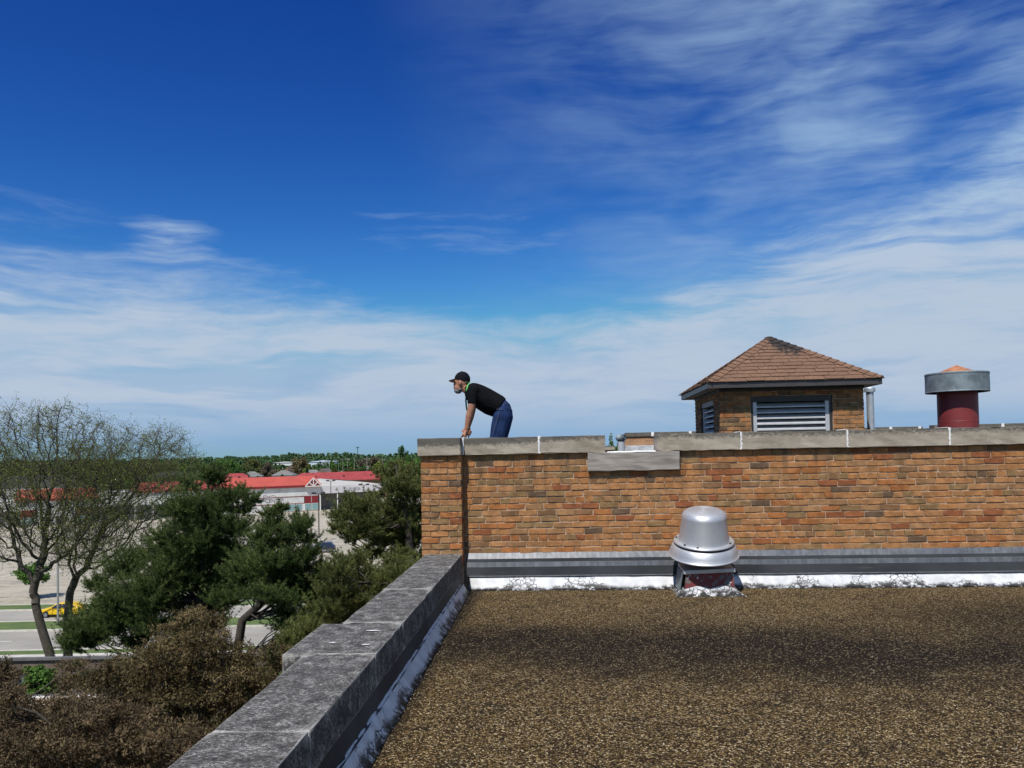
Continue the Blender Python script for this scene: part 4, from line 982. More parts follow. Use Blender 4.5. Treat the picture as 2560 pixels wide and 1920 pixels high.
pine('pine_tree', 'dark pine with a bare leaning trunk, between the taller pine and the lamp post', None,
     [(560, 1900, .26), (590, 1650, .22), (606, 1550, .20), (652, 1508, .16), (690, 1420, .12), (705, 1330, .06), (706, 1270, .03)],
     [(677, 1279, 17, 12), (705, 1269, 12, 13), (753, 1295, 17, 15), (682, 1310, 34, 21), (740, 1322, 34, 19), (702, 1350, 46, 17), (766, 1310, 13, 13), (665, 1373, 40, 20), (748, 1388, 40, 18), (780, 1376, 16, 13), (652, 1422, 56, 22), (745, 1424, 46, 22),
      (627, 1455, 46, 20), (715, 1460, 56, 22), (786, 1449, 34, 21), (677, 1485, 42, 14), (775, 1487, 44, 16), (745, 1566, 34, 15), (720, 1500, 46, 12), (800, 1520, 36, 16), (620, 1400, 40, 20), (690, 1400, 44, 20), (600, 1430, 44, 20), (800, 1420, 30, 18), (740, 1470, 50, 20), (820, 1480, 40, 20), (650, 1340, 26, 14), (770, 1345, 24, 14), (790, 1545, 40, 16), (690, 1445, 46, 18), (640, 1478, 40, 16), (700, 1525, 34, 11), (770, 1540, 40, 15), (735, 1535, 30, 12), (760, 1580, 40, 16), (600, 1475, 40, 16), (720, 1562, 40, 16), (762, 1602, 44, 18), (705, 1604, 26, 12), (785, 1640, 44, 20), (800, 1585, 44, 20), (745, 1640, 36, 18)],
     38, PINE1, per=80)
pine('pine_tree', 'dense olive green pine standing against the brick corner pier', None,
     [(1010, 1900, .28), (1015, 1650, .24), (1030, 1430, .19), (1020, 1320, .14), (1000, 1230, .08), (990, 1165, .03)],
     [(989, 1163, 13, 10), (961, 1179, 22, 14), (1017, 1183, 32, 18), (994, 1214, 42, 24), (1040, 1224, 24, 26), (872, 1246, 13, 12), (945, 1236, 14, 9), (905, 1266, 45, 21), (968, 1264, 42, 26), (1032, 1274, 33, 32), (852, 1286, 24, 20), (905, 1305, 50, 26), (981, 1310, 52, 31), (845, 1318, 21, 14), (1032, 1322, 30, 28),
      (882, 1340, 36, 14), (956, 1348, 46, 20), (1019, 1355, 40, 22), (1032, 1398, 33, 20), (935, 1380, 40, 11), (1000, 1385, 34, 14)],
     34, PINE2, per=105, ln=.135)
pine('pine_tree', 'low bushy olive pine growing beneath the denser pine by the low parapet', None,
     [(930, 1900, .24), (935, 1700, .20), (930, 1560, .14), (930, 1460, .06)],
     [(880, 1400, 46, 16), (842, 1424, 32, 17), (905, 1436, 56, 21), (994, 1411, 38, 17), (981, 1444, 48, 19), (880, 1468, 56, 21), (943, 1463, 48, 21), (880, 1498, 56, 21), (821, 1522, 44, 20), (862, 1536, 40, 20), (925, 1500, 50, 22), (830, 1470, 34, 18), (800, 1556, 36, 18), (840, 1575, 50, 20), (900, 1555, 44, 18), (985, 1480, 44, 22), (760, 1590, 40, 18), (1010, 1440, 40, 22), (800, 1610, 46, 24), (850, 1630, 46, 24), (740, 1640, 40, 24), (710, 1600, 26, 14), (780, 1575, 44, 20), (700, 1650, 34, 20)],
     28, PINE2, per=150, ln=.115, w=.012, dz=1.4)
cedar('cedar_tree', 'bronze brown cedar with a ragged peak, beside the low parapet', None, 500, 19,
      [(480, 1545, 40, 26), (520, 1560, 46, 26), (440, 1590, 52, 30), (505, 1600, 66, 34), (400, 1640, 60, 30), (470, 1655, 80, 36), (560, 1640, 66, 30), (340, 1668, 58, 26), (280, 1690, 60, 28), (400, 1710, 90, 36), (510, 1720, 90, 36), (600, 1690, 60, 30), (650, 1660, 52, 30), (690, 1640, 34, 22), (300, 1740, 80, 32), (420, 1780, 100, 40), (540, 1790, 90, 40), (620, 1740, 60, 30), (225, 1700, 45, 28), (640, 1720, 44, 26)], CEDAR2)
cedar('cedar_tree', 'nearer brown cedar filling the corner below the parapet, white ledge line behind it', None, 180, 15,
      [(40, 1790, 70, 34), (130, 1790, 70, 30), (220, 1780, 80, 34), (320, 1800, 80, 36), (60, 1850, 90, 40), (180, 1850, 100, 42), (310, 1860, 100, 44), (430, 1850, 80, 40), (500, 1870, 60, 40), (100, 1910, 120, 44), (260, 1920, 120, 44), (400, 1920, 100, 44), (20, 1740, 40, 22), (-40, 1830, 70, 60), (170, 1755, 40, 18)], CEDAR)
cedar('cedar_tree', 'sparse brown cedar at the dark building with blue windows', None, -40, 21,
      [(20, 1680, 34, 24), (-30, 1700, 50, 40), (25, 1715, 36, 22), (180, 1665, 32, 18), (165, 1710, 24, 26)], CEDAR, per=260)

# leafless spring trees at the left
def tree_pts(lst, d, base): return [tuple(at(x, y, d + q) - base) for x, y, q in lst]
d_ = 48; base = at(130, 1700, d_); base.z = GROUND
bare_tree('honey_locust_tree', 'spreading spring tree with bare twisted limbs and a single leaning trunk', base,
          [(0, 0, 0)] + tree_pts([(126, 1640, 0), (104, 1570, 0), (92, 1525, 0)], d_, base),
          [(tuple(at(110, 1170, d_) - base), (4.9, 3.6, 4.1), .42), (tuple(at(-10, 1240, d_ + .5) - base), (3.8, 3.2, 4.2), .30), (tuple(at(190, 1290, d_) - base), (3.8, 3.0, 3.4), .28)], 5, 4600, .29, 2.8)
d_ = 52; base = at(172, 1700, d_); base.z = GROUND
bare_tree('honey_locust_tree', 'second spring tree rising behind the dark pine, limbs reaching towards the red roofs', base,
          [(0, 0, 0)] + tree_pts([(170, 1640, 0), (168, 1560, 0), (174, 1490, 0)], d_, base),
          [(tuple(at(330, 1190, d_) - base), (4.4, 3.2, 3.3), .5), (tuple(at(250, 1310, d_) - base), (3.7, 3.0, 3.0), .3), (tuple(at(400, 1160, d_) - base), (2.6, 2.4, 2.6), .2)], 11, 3600, .29, 2.8)

# ------------------------------------------------------------------ shopping strip across the parking lot
WHITEW = mat('white_stucco', (.62, .61, .58), .85, fn=mottled(.5, .10, .2, 8, .01, (.42, .41, .38)))
PALEW = mat('pale_mauve_stucco', (.60, .57, .57), .85, fn=mottled(.4, .06, .2, 8, .01))
REDROOF = mat('red_metal_roof', (.44, .085, .060), .5, fn=mottled(.3, .08, .05))
REDDARK = mat('red_trim', (.20, .014, .018), .5, fn=mottled(.5, .1, .05))
REDSHING = mat('dull_red_shingle_roof', (.30, .045, .045), .9, fn=mottled(.6, .16, .3, 6, .02))
GLASSD = mat('dark_shop_glass', (.045, .05, .055), .12, spec=.8)
GLASST = mat('teal_shop_glass', (.20, .33, .33), .15, spec=.8)
GREYW = mat('grey_shopfront', (.17, .165, .155), .8, fn=mottled(.4, .15, .1))
TRIMW = mat('white_trim', (.70, .67, .62), .7)
SIGNGREY = mat('weathered_letter_scars', (.11, .11, .115), .8)
SIGNFAINT = mat('faded_letter_scars', (.20, .20, .20), .8)
ROOFPALE = mat('pale_membrane_roof', (.47, .45, .40), .85, fn=mottled(.2, .12, .1))
SA = R(33.6); S0 = Vector((-72.56, 230.88, GROUND))
def wall_panel(g, x0, x1, z0, z1, y=0.0, t=.15): g.box(x0, x1, y, y + t, z0, z1)
def letters(body, x, z, h, m, parent, width=None, y=-.03, name='sign_lettering'):
    me = text_mesh(body, h * 1.35, .02); o = link(name, me, m, parent, (x, y, z), (math.pi / 2, 0, 0))
    w_ = max(v.co.x for v in me.vertices) - min(v.co.x for v in me.vertices)
    if width: o.scale = (width / w_, 1, 1)
    return o
def panes(root, spans, z0, z1, m, y=-.02, name='shop_window'):
    for a, b_ in spans:
        f = part(name, TRIMW, root, (a, b_, y - .04, y + .03, z0, z1)); part('pane', m, f, (a + .10, b_ - .10, y - .055, y - .042, z0 + .10, z1 - .08))
def mansard(root, x0, x1, ze, zr, m, dep=3.6, hipl=2.0, hipr=1.0, ov=.5, ribs=True):
    r0 = (x0 - ov, -ov, ze); 
    V_ = [(x0 - ov, -ov, ze), (x1 + ov, -ov, ze), (x1 + ov - hipr, dep, zr), (x0 - ov + hipl, dep, zr), (x0 - ov, 9, ze), (x1 + ov, 9, ze), (x1 + ov - hipr, 6, zr), (x0 - ov + hipl, 6, zr)]
    rf_ = G().add(V_, [(0, 1, 2, 3), (3, 2, 6, 7), (1, 5, 6, 2), (4, 0, 3, 7), (5, 4, 7, 6), (0, 4, 5, 1)]).build('roof', m, root)
    if ribs:
        g = G(); a = Vector((0, -ov, ze)); up = Vector((0, dep + ov, zr - ze)); n_ = up.cross(Vector((1, 0, 0))).normalized() * -1
        for x in np.arange(x0, x1 - .5, .62):
            xt = min(max(x, x0 - ov + hipl), x1 + ov - hipr); p, q = Vector((x, -ov, ze)), Vector((xt, dep, zr)); h_ = Vector((0, -.035, .06)); w_ = Vector((.035, 0, 0))
            g.add([p - w_, p + w_, p + w_ + h_, p - w_ + h_, q - w_, q + w_, q + w_ + h_, q - w_ + h_], [(0, 1, 2, 3), (3, 2, 6, 7), (0, 3, 7, 4), (1, 5, 6, 2)])
        g.build('standing_seams', m, rf_)
    g = G(); g.box(x0 - ov + .02, x1 + ov - .02, -ov - .06, -ov + .1, ze - .62, ze - .01); g.build('eave_fascia', REDDARK, rf_)
    return rf_
def store(name, label, y=0.0): 
    r_ = empty(name, S0 + Vector((-math.sin(SA) * y, math.cos(SA) * y, 0)), SA); tag(r_, label, 'store'); return r_

Cs = store('retail_store', 'white store with bright red metal roof, triangular gable and faded letters')
part('upper_wall', WHITEW, Cs, (-27.5, .05, .0, 12, 4.45, 7.1)); part('lower_wall', WHITEW, Cs, (-27.5, -4.75, .01, 11.9, 2.45, 4.28)); part('base_wall', WHITEW, Cs, (-27.5, -12.2, .02, 11.9, 0, 2.28)); part('interior_core', GREYW, Cs, (-12.2, .02, .35, 11.9, 0, 4.45))
part('red_band', REDDARK, Cs, (-27.5, .06, -.05, .05, 4.27, 4.46), ); part('red_band', REDDARK, Cs, (-27.5, .06, -.05, .05, 2.27, 2.46)); part('red_band', REDDARK, Cs, (-12.2, .06, -.04, .06, -.02, .14))
panes(Cs, [(-12.1, -9.75), (-9.65, -7.5), (-7.4, -5.3)], .15, 2.26, GLASST); part('wall_pier', WHITEW, Cs, (-5.28, -4.62, -.02, .3, .15, 2.26)); panes(Cs, [(-4.6, -2.62), (-2.5, -.62)], .15, 2.26, GLASST)
for a, b_ in ((-4.58, -2.66), (-2.56, -.66)): part('red_panel', REDDARK, Cs, (a, b_, -.06, .05, 2.47, 4.26))
part('panel_post', TRIMW, Cs, (-2.655, -2.565, -.07, .05, 2.47, 4.26)); part('corner_column', TRIMW, Cs, (-.22, .06, -.4, -.12, 0, 4.44)); part('corner_column', TRIMW, Cs, (-.55, -.38, -.06, .05, .15, 4.26))
mansard(Cs, -27.2, -.2, 7.62, 10.15, REDROOF, 3.4, 2.4, 1.1)
gb = G().add([(-4.75, -.9, 7.12), (.35, -.9, 7.12), (-2.2, -.9, 9.75), (-4.75, 2.6, 7.12), (.35, 2.6, 7.12), (-2.2, 3.4, 9.75)], [(0, 2, 5, 3), (2, 1, 4, 5), (0, 3, 4, 1)]).build('gable_roof', REDROOF, Cs)
G().add([(-4.5, -.86, 7.15), (.1, -.86, 7.15), (-2.2, -.86, 9.5)], [(0, 1, 2)]).build('gable_infill', REDDARK, Cs)
def bar(p, q, w_=.26, y=-.98):
    p, q = Vector((p[0], 0, p[1])), Vector((q[0], 0, q[1])); d = (q - p).normalized(); n_ = Vector((-d.z, 0, d.x)) * w_ / 2
    g = G(); a = [p - n_, p + n_, q + n_, q - n_]; g.add([(v.x, y, v.z) for v in a] + [(v.x, y + .1, v.z) for v in a], [(0, 1, 2, 3), (7, 6, 5, 4), (0, 4, 5, 1), (1, 5, 6, 2), (2, 6, 7, 3), (3, 7, 4, 0)])
    g.build('gable_strut', TRIMW, gb)
for k, (p, q) in enumerate((((-4.6, 7.2), (.2, 7.2)), ((-4.6, 7.2), (-2.2, 9.6)), ((.2, 7.2), (-2.2, 9.6)), ((-2.2, 7.2), (-2.2, 9.5)), ((-2.2, 7.2), (-3.4, 8.35)), ((-2.2, 7.2), (-1.0, 8.35)))): bar(p, q, y=-.98 - .004 * k)
letters('O•CENTE', -14.5, 3.45, 1.05, SIGNGREY, Cs, 6.2); letters('R', -10.95, 3.62, .9, SIGNFAINT, Cs)
g = G(); r_ = random.Random(3)      # scars of letters that were taken down, above the lower ones
for k in range(9): x = -16.4 + k * .42; z = 4.72 + .10 * math.sin(k * 1.3); g.box(x, x + .24 + .1 * r_.random(), -.021, 0, z, z + .2 + .25 * r_.random() * (k < 3))
g.build('letter_scar', SIGNGREY, Cs)
D_ = store('club_building', 'pale flat fronted club building with grey CLUB MEGA lettering, deep shaded porch', 1.2)
part('fascia_wall', PALEW, D_, (.35, 19.4, 0, .5, 4.85, 7.05)); part('back_wall', GREYW, D_, (.3, 19.2, 4.2, 20, 0, 7.0)); part('porch_ceiling', GREYW, D_, (.36, 19.3, .5, 4.2, 4.9, 5.05))
G().add([(.3, .5, 7.04), (19.35, .5, 7.04), (19.35, 22, 7.3), (7.0, 22, 8.7), (.3, 22, 8.7), (.3, .5, 6.8), (19.35, .5, 6.8), (19.35, 22, 6.8), (.3, 22, 6.8)], [(0, 1, 2, 3), (0, 3, 4), (5, 8, 7, 6), (1, 6, 7, 2), (0, 4, 8, 5), (2, 7, 8, 4, 3)]).build('roof', ROOFPALE, D_)
G().tube([(3.2, 21.4, 8.84), (19.35, 21.0, 7.5)], .14, 6).build('roof_edge', BROWNMETAL, D_)
for x in (5.5, 10.3, 15.0, 19.1): part('porch_column', TRIMW, D_, (x, x + .25, .1, .35, 0, 4.84))
for a, b_ in ((1.2, 3.6), (6.4, 9.4), (11, 14.2), (15.8, 18.4)):
    f = part('porch_window', BROWNMETAL, D_, (a, b_, 4.12, 4.19, .9, 3.4)); part('pane', GLASSD, f, (a + .12, b_ - .12, 4.10, 4.115, 1.0, 3.3))
letters('CLUB MEGA', 10.15, 5.86, .95, SIGNFAINT, D_, 5.1, name='sign_lettering')
B_ = store('flat_roofed_store', 'flat white store front with dark glass and a dull red roof strip behind bare branches')
part('upper_wall', WHITEW, B_, (-57.9, -27.6, .02, 12, 4.1, 7.75)); part('inner_wall', GREYW, B_, (-57.8, -27.6, .4, 12, 0, 4.1))
panes(B_, [(-57.4, -53.6), (-53.4, -49.4), (-49.2, -45.2), (-45, -41), (-40.8, -36.8), (-36.6, -32.6), (-32.4, -28)], .1, 4.05, GLASSD, .05)
mansard(B_, -49.5, -28.2, 7.78, 9.75, REDSHING, 3.4, 1.5, .3, .3, False)
A_ = store('corner_store', 'white store with bright red roof, red panels over teal windows, seen through bare branches')
part('upper_wall', WHITEW, A_, (-92, -57.95, 0, 12, 3.95, 6.3)); part('inner_wall', GREYW, A_, (-92, -57.95, .4, 12, 0, 3.95)); part('wall_pier', WHITEW, A_, (-71.4, -63.0, .03, .5, 0, 3.94))
for s_ in ((-75.0, -73.5), (-73.4, -71.9), (-62.8, -61.2), (-61.1, -59.4)):
    part('red_panel', REDDARK, A_, (*s_, -.02, .1, 2.2, 3.93)); panes(A_, [s_], .1, 2.18, GLASST, .06)
panes(A_, [(-67.5, -65.6), (-70.6, -68.6)], .1, 2.3, GLASSD, -.03); panes(A_, [(-90, -86), (-85.8, -82), (-81.8, -78), (-77.8, -75.3)], .1, 3.9, GLASSD, .06)
mansard(A_, -75.8, -58.2, 6.7, 8.95, REDROOF, 3.0, .6, .6)
def fac(px, py, off=0.0):
    n_ = Vector((math.sin(SA), -math.cos(SA), 0)); p = S0 - n_ * off; r = at(px, py, 1) - CAM_LOC; t = (p - CAM_LOC).dot(n_) / r.dot(n_); q = CAM_LOC + r * t
    return (q - S0).dot(Vector((math.cos(SA), math.sin(SA), 0))), q.z - GROUND

# ------------------------------------------------------------------ houses and sheds behind
SIDW = mat('white_siding', (.66, .66, .64), .8, fn=mottled(.5, .06, .1)); SIDB = mat('pale_blue_siding', (.50, .58, .62), .8, fn=mottled(.5, .06, .1)); SIDG = mat('grey_siding', (.36, .34, .33), .8, fn=mottled(.5, .1, .1))
BRKB = mat('brown_brick_house', (.22, .12, .08), .9, fn=mottled(.8, .25, .2)); SHG = mat('grey_shingles', (.17, .165, .155), .9, fn=mottled(.6, .2, .2)); SHD = mat('charcoal_shingles', (.045, .045, .048), .9, fn=mottled(.5, .25, .2)); SHB = mat('brown_shingles', (.14, .105, .085), .9, fn=mottled(.5, .2, .2))
WINM = mat('house_window_glass', (.035, .045, .055), .1, spec=.8)
def house(name, label, px, depth, w_, dp, hw, hr, wallm, roofm, rot=0.0, hip=True, chimney=False, rows=(1.1, 4.0), cat='house', group=None):
    loc = at(px, 1150, depth); loc.z = GROUND; r_ = empty(name, loc, R(YAW) + rot); tag(r_, label, cat, group)
    part('wall', wallm, r_, (-w_ / 2, w_ / 2, 0, dp, 0, hw)); o = .5; i = min(dp, w_) * .5 if hip else -.0
    V_ = [(-w_ / 2 - o, -o, hw), (w_ / 2 + o, -o, hw), (w_ / 2 + o, dp + o, hw), (-w_ / 2 - o, dp + o, hw)]
    if w_ >= dp: V_ += [(-w_ / 2 - o + i, dp / 2, hr), (w_ / 2 + o - i, dp / 2, hr)]; F_ = [(0, 1, 5, 4), (1, 2, 5), (2, 3, 4, 5), (3, 0, 4), (3, 2, 1, 0)]
    else: V_ += [(0, -o + i, hr), (0, dp + o - i, hr)]; F_ = [(0, 1, 4), (1, 2, 5, 4), (2, 3, 5), (3, 0, 4, 5), (3, 2, 1, 0)]
    rf_ = G().add(V_, F_).build('roof', roofm, r_)
    if chimney: part('chimney', BRKB, rf_, (w_ * .12, w_ * .12 + .8, dp * .4, dp * .4 + .8, hr - .8, hr + 1.1))
    for z in rows:
        if z + 1.3 > hw: continue
        n_ = max(2, int(w_ / 3.2))
        for k in range(n_):
            x = -w_ / 2 + w_ * (k + .5) / n_; f = part('window', TRIMW, r_, (x - .62, x + .62, -.05, .02, z, z + 1.4)); part('pane', WINM, f, (x - .52, x + .52, -.07, -.052, z + .1, z + 1.3))
    return r_
house('house', 'white two storey house with grey hip roof and chimney behind the red store roof', 705, 375, 9.6, 8, 7.2, 9.6, SIDW, SHG, 0, True, True)
house('house', 'small pale house mostly hidden by trees, left of the white hip roofed house', 627, 380, 9, 8, 6.8, 9.2, SIDW, SHG, R(10))
house('house', 'brown brick house with a steep gable, beside the round tan tree', 728, 430, 8, 11, 8.4, 11.6, BRKB, SHB, R(12), False)
house('house', 'pale blue house half hidden by the dark spruce', 778, 372, 10, 8, 7.0, 9.6, SIDB, SHG, R(4))
house('house', 'grey gabled house with a black opening behind the red roofs', 804, 352, 7, 9, 7.4, 10.4, SIDG, SHB, R(-6), False)
house('house', 'little bluish white house with hip roof near the utility poles', 856, 390, 5.6, 7, 6.8, 8.9, SIDB, SHG, 0)
house('beige_shed', 'tiny cream building glimpsed among trees behind the utility poles', 899, 520, 3.8, 6, 10.4, 11.2, mat('cream_block', (.60, .54, .38), .8), ROOFPALE, 0, True, False, (8.0,), 'building')
house('warehouse', 'white flat warehouse roof showing between distant trees', 706, 640, 15, 20, 11.2, 11.9, SIDW, ROOFPALE, R(6), True, False, (7,), 'warehouse')
house('warehouse', 'long pale blue warehouse below the far forest', 801, 700, 21, 20, 10.8, 11.9, SIDB, mat('blue_white_roof', (.46, .52, .60), .6), 0, True, False, (7,), 'warehouse')
house('apartment_house', 'dark charcoal roofed block behind the red roof, seen through the bare tree', 80, 262, 26, 12, 8.2, 11.4, SIDG, SHD, R(16), True, False, (1.2, 4.5), 'building')
house('apartment_house', 'charcoal roofed low block behind the second bare tree', 425, 330, 18, 12, 8.6, 10.8, BRKB, SHD, R(20), True, False, (1.2, 4.5), 'building')
# long brick apartments with dull red roofs, parallel to the stores
def apartment(label, px0, px1, off, hw, hr, dp=11):
    a, b_ = fac(px0, 1190, off)[0], fac(px1, 1190, off)[0]; n_ = Vector((-math.sin(SA), math.cos(SA), 0)); e_ = Vector((math.cos(SA), math.sin(SA), 0)); w_ = b_ - a
    loc = S0 + n_ * off + e_ * (a + b_) / 2; r_ = empty('apartment_block', loc, SA); tag(r_, label, 'building')
    part('wall', BRKB, r_, (-w_ / 2, w_ / 2, 0, dp, 0, hw)); o = .7; i = 4.0
    rf_ = G().add([(-w_ / 2 - o, -o, hw), (w_ / 2 + o, -o, hw), (w_ / 2 + o, dp + o, hw), (-w_ / 2 - o, dp + o, hw), (-w_ / 2 - o + i, dp / 2, hr), (w_ / 2 + o - i, dp / 2, hr)], [(0, 1, 5, 4), (1, 2, 5), (2, 3, 4, 5), (3, 0, 4), (3, 2, 1, 0)]).build('roof', REDSHING, r_)
    for k in range(3): x = -w_ * .3 + w_ * .3 * k; part('roof_vent', BROWNMETAL, rf_, (x, x + .7, 2.0, 2.5, hw + (hr - hw) * .42, hw + (hr - hw) * .42 + .55))
    for z in (1.0, 3.9):
        for x in np.arange(-w_ / 2 + 1.5, w_ / 2 - 1.5, 3.4): f = part('window', TRIMW, r_, (x - .75, x + .75, -.05, .02, z, z + 1.5)); part('pane', WINM, f, (x - .64, x + .64, -.07, -.052, z + .1, z + 1.4))
apartment('long brick apartment block with dull red roof behind the club building', 742, 975, 52, 6.9, 9.9)
apartment('brick apartment block with dull red roof showing left over the store ridge', 556, 640, 58, 7.6, 10.4)

# ------------------------------------------------------------------ lamps and poles
POLEM = mat('bronze_pole', (.035, .03, .028), .5, .3); WOODP = mat('grey_wood_pole', (.20, .17, .135), .9, fn=mottled(2, .2, .3)); STEELP = mat('pale_steel_pole', (.36, .36, .35), .5, .5)
def lot_lamp(label, px, depth, h=9.0, group=None, rz=0.3):
    loc = at(px, 1150, depth); loc.z = GROUND; r_ = empty('parking_lamp_post', loc, rz); tag(r_, label, 'lamp post', group)
    G().tube([(0, 0, -.1), (0, 0, h)], [.11, .085], 8).build('pole', POLEM, r_); G().lathe([(.0, 0), (.32, 0), (.32, .75), (0, .75)], 14).build('base', KERBM, r_); part('cross_arm', POLEM, r_, (-.55, .55, -.05, .05, h - .1, h))
    for s_ in (-1, 1):
        hd = G().box(min(s_ * .45, s_ * 1.25), max(s_ * .45, s_ * 1.25), -.32, .32, h - .06, h + .26).build('lamp_head', POLEM, r_, bevel=.05); part('lens', TRIMW, hd, (min(s_ * .52, s_ * 1.18), max(s_ * .52, s_ * 1.18), -.26, .26, h - .075, h - .062))
lot_lamp('twin headed dark lamp post standing beside the blue car', 795, 149)
lot_lamp('twin headed dark lamp post in front of the club porch near the gable', 826, 222, rz=.1)
lot_lamp('twin headed dark lamp post in front of the CLUB MEGA letters', 909, 188, rz=.35)
def utility_pole(label, px, ytop, depth, arm=True, drum=False, m=WOODP):
    p = at(px, ytop, depth); h = p.z - GROUND; loc = Vector((p.x, p.y, GROUND)); r_ = empty('utility_pole', loc, .4); tag(r_, label, 'utility pole')
    G().tube([(0, 0, -.1), (0, 0, h)], [.22, .16], 7).build('pole', m, r_)
    if arm:
        ca = part('cross_arm', WOODP, r_, (-1.3, 1.3, -.08, .08, h - .9, h - .72)); [part('insulator', TRIMW, ca, (x - .07, x + .07, -.07, .07, h - .72, h - .45)) for x in (-1.1, 0.4, 1.1)]
    if drum: G().lathe([(0, h - 5.2), (.42, h - 5.2), (.42, h - 3.9), (0, h - 3.9)], 12, Matrix.Translation((.5, 0, 0))).build('transformer', STEELP, r_)
utility_pole('thin wooden utility pole left of the two cross armed ones', 857, 1146, 420, False)
utility_pole('wooden utility pole with cross arm over the green trees', 869, 1145, 410)
utility_pole('stout wooden utility pole behind the red roof ridge', 886, 1144, 380, False)
utility_pole('utility pole carrying a pale transformer drum', 917, 1143, 350, True, True)
utility_pole('utility pole at the edge of the dense olive pine', 955, 1146, 360)
utility_pole('short bare utility pole between transformer pole and dense pine', 933, 1168, 340, False)
def street_lamp(label, px, depth, h, reach=2.4, m=STEELP):
    loc = at(px, 1150, depth); loc.z = GROUND; r_ = empty('street_lamp', loc, math.pi if reach < 0 else 0); tag(r_, label, 'street lamp'); q = abs(reach)
    G().tube([(0, 0, -.1), (0, 0, h - .8), (.15, 0, h - .25), (.6, 0, h), (q, 0, h + .15)], [.11, .085, .07, .06, .05], 8).build('pole', m, r_); G().box(q - .1, q + .6, -.16, .16, h + .02, h + .2).build('lamp_head', m, r_, bevel=.04)
street_lamp('pale steel street lamp on the grass median beside the yellow car', 143, 78, 9, 2.0)
street_lamp('pale arched street lamp above the club roof', 823, 330, 13.0, -2.4)
street_lamp('slim street lamp among trees by the pale blue warehouse', 846, 420, 13.4, -2)
p = at(894, 1118, 900); r_ = empty('light_mast', (p.x, p.y, GROUND)); tag(r_, 'tall thin light mast rising over the far forest', 'mast'); G().tube([(0, 0, 0), (0, 0, p.z - GROUND)], [.5, .32], 7).build('pole', POLEM, r_); G().lathe([(.3, p.z - GROUND - .9), (1.9, p.z - GROUND - .5), (1.9, p.z - GROUND), (.3, p.z - GROUND + .1)], 12).build('lamp_ring', POLEM, r_)

# ------------------------------------------------------------------ cars
TYRE = mat('tyre_rubber', (.018, .018, .018), .9); RIM = mat('alloy_rim', (.45, .45, .46), .35, .9); CARGLASS = mat('car_glass', (.02, .025, .03), .06, spec=.9)
def car(name, label, paint, loc, rz, prof, glass, L, Wd, wheels, rw, lower=None):
    """prof: outline (x, z, half width) from front sill over the roof to the rear sill, front at -x"""
    r_ = empty(name, loc, rz); tag(r_, label, 'car'); n_ = len(prof); V_ = [(x, -w_, z) for x, z, w_ in prof] + [(x, w_, z) for x, z, w_ in prof]
    F_ = [(i, i + 1, i + 1 + n_, i + n_) for i in range(n_ - 1)] + [tuple(range(n_))[::-1], tuple(range(n_, 2 * n_)), (0, n_, 2 * n_ - 1, n_ - 1)]
    b_ = G().add(V_, F_); b_.build('body', paint, r_, bevel=.06, smooth=True, seg=3)
    for s_ in (-1, 1):
        for poly in glass:
            k = len(poly); pr = [(x, s_ * (w_ + .012), z) for x, z, w_ in poly]; link('side_window', mesh_from('side_window', pr, [tuple(range(k))]), CARGLASS, r_)
        for wx in wheels:
            M_ = Matrix.Translation((wx, s_ * (Wd / 2 - .09), rw)) @ Matrix.Rotation(math.pi / 2, 4, 'X'); wh = G().lathe([(rw * .62, -.11), (rw * .93, -.11), (rw, -.07), (rw, .07), (rw * .93, .11), (rw * .62, .11)], 20, M_, close=True).build('wheel', TYRE, r_)
            G().lathe([(.0, .09), (rw * .62, .10), (rw * .62, -.10), (0, -.09)], 14, M_).build('rim', RIM, wh); G().lathe([(0, .06), (rw * 1.16, .06), (rw * 1.16, -.115), (0, -.115)], 18, Matrix.Translation((wx, s_ * (Wd / 2 - .125), rw)) @ Matrix.Rotation(math.pi / 2, 4, 'X')).build('wheel_arch', TYRE, r_)
        part('tail_light', REDDARK, r_, (L / 2 - .12, L / 2 + .015, s_ * Wd * .36 - .12, s_ * Wd * .36 + .12, .72, .98)); part('headlight', TRIMW, r_, (-L / 2 - .01, -L / 2 + .15, s_ * Wd * .36 - .16, s_ * Wd * .36 + .16, .58, .74))
        part('mirror', paint, r_, (-L * .17, -L * .17 + .12, s_ * (Wd / 2 + .02) - .09, s_ * (Wd / 2 + .02) + .09, .95, 1.08))
    if lower: part('bumper', lower, r_, (L / 2 - .25, L / 2 + .05, -Wd * .46, Wd * .46, .35, .62), (-L / 2 - .04, -L / 2 + .25, -Wd * .46, Wd * .46, .35, .62), (-L / 2 + .3, L / 2 - .3, -Wd / 2 - .012, Wd / 2 + .012, .33, .52))
    return r_
yl = mat('yellow_car_paint', (.72, .46, .010), .25, spec=.6)
car('parked_car', 'bright yellow hatchback on the road behind the bare tree trunks', yl, street((154 - 1280) / F_PX * 83, 83, GROUND + .01), R(YAW),
    [(-2.10, .30, .80), (-2.12, .62, .80), (-1.95, .78, .82), (-.95, .98, .84), (-.25, 1.40, .64), (.15, 1.46, .62), (1.25, 1.40, .62), (1.85, 1.05, .74), (2.08, .95, .80), (2.10, .32, .80)],
    [[(-.80, 1.0, .835), (-.20, 1.34, .66), (.28, 1.39, .65), (.28, 1.0, .835)], [(.36, 1.0, .835), (.36, 1.39, .65), (1.15, 1.35, .65), (1.60, 1.04, .78)]], 4.2, 1.7, (-1.3, 1.25), .31)
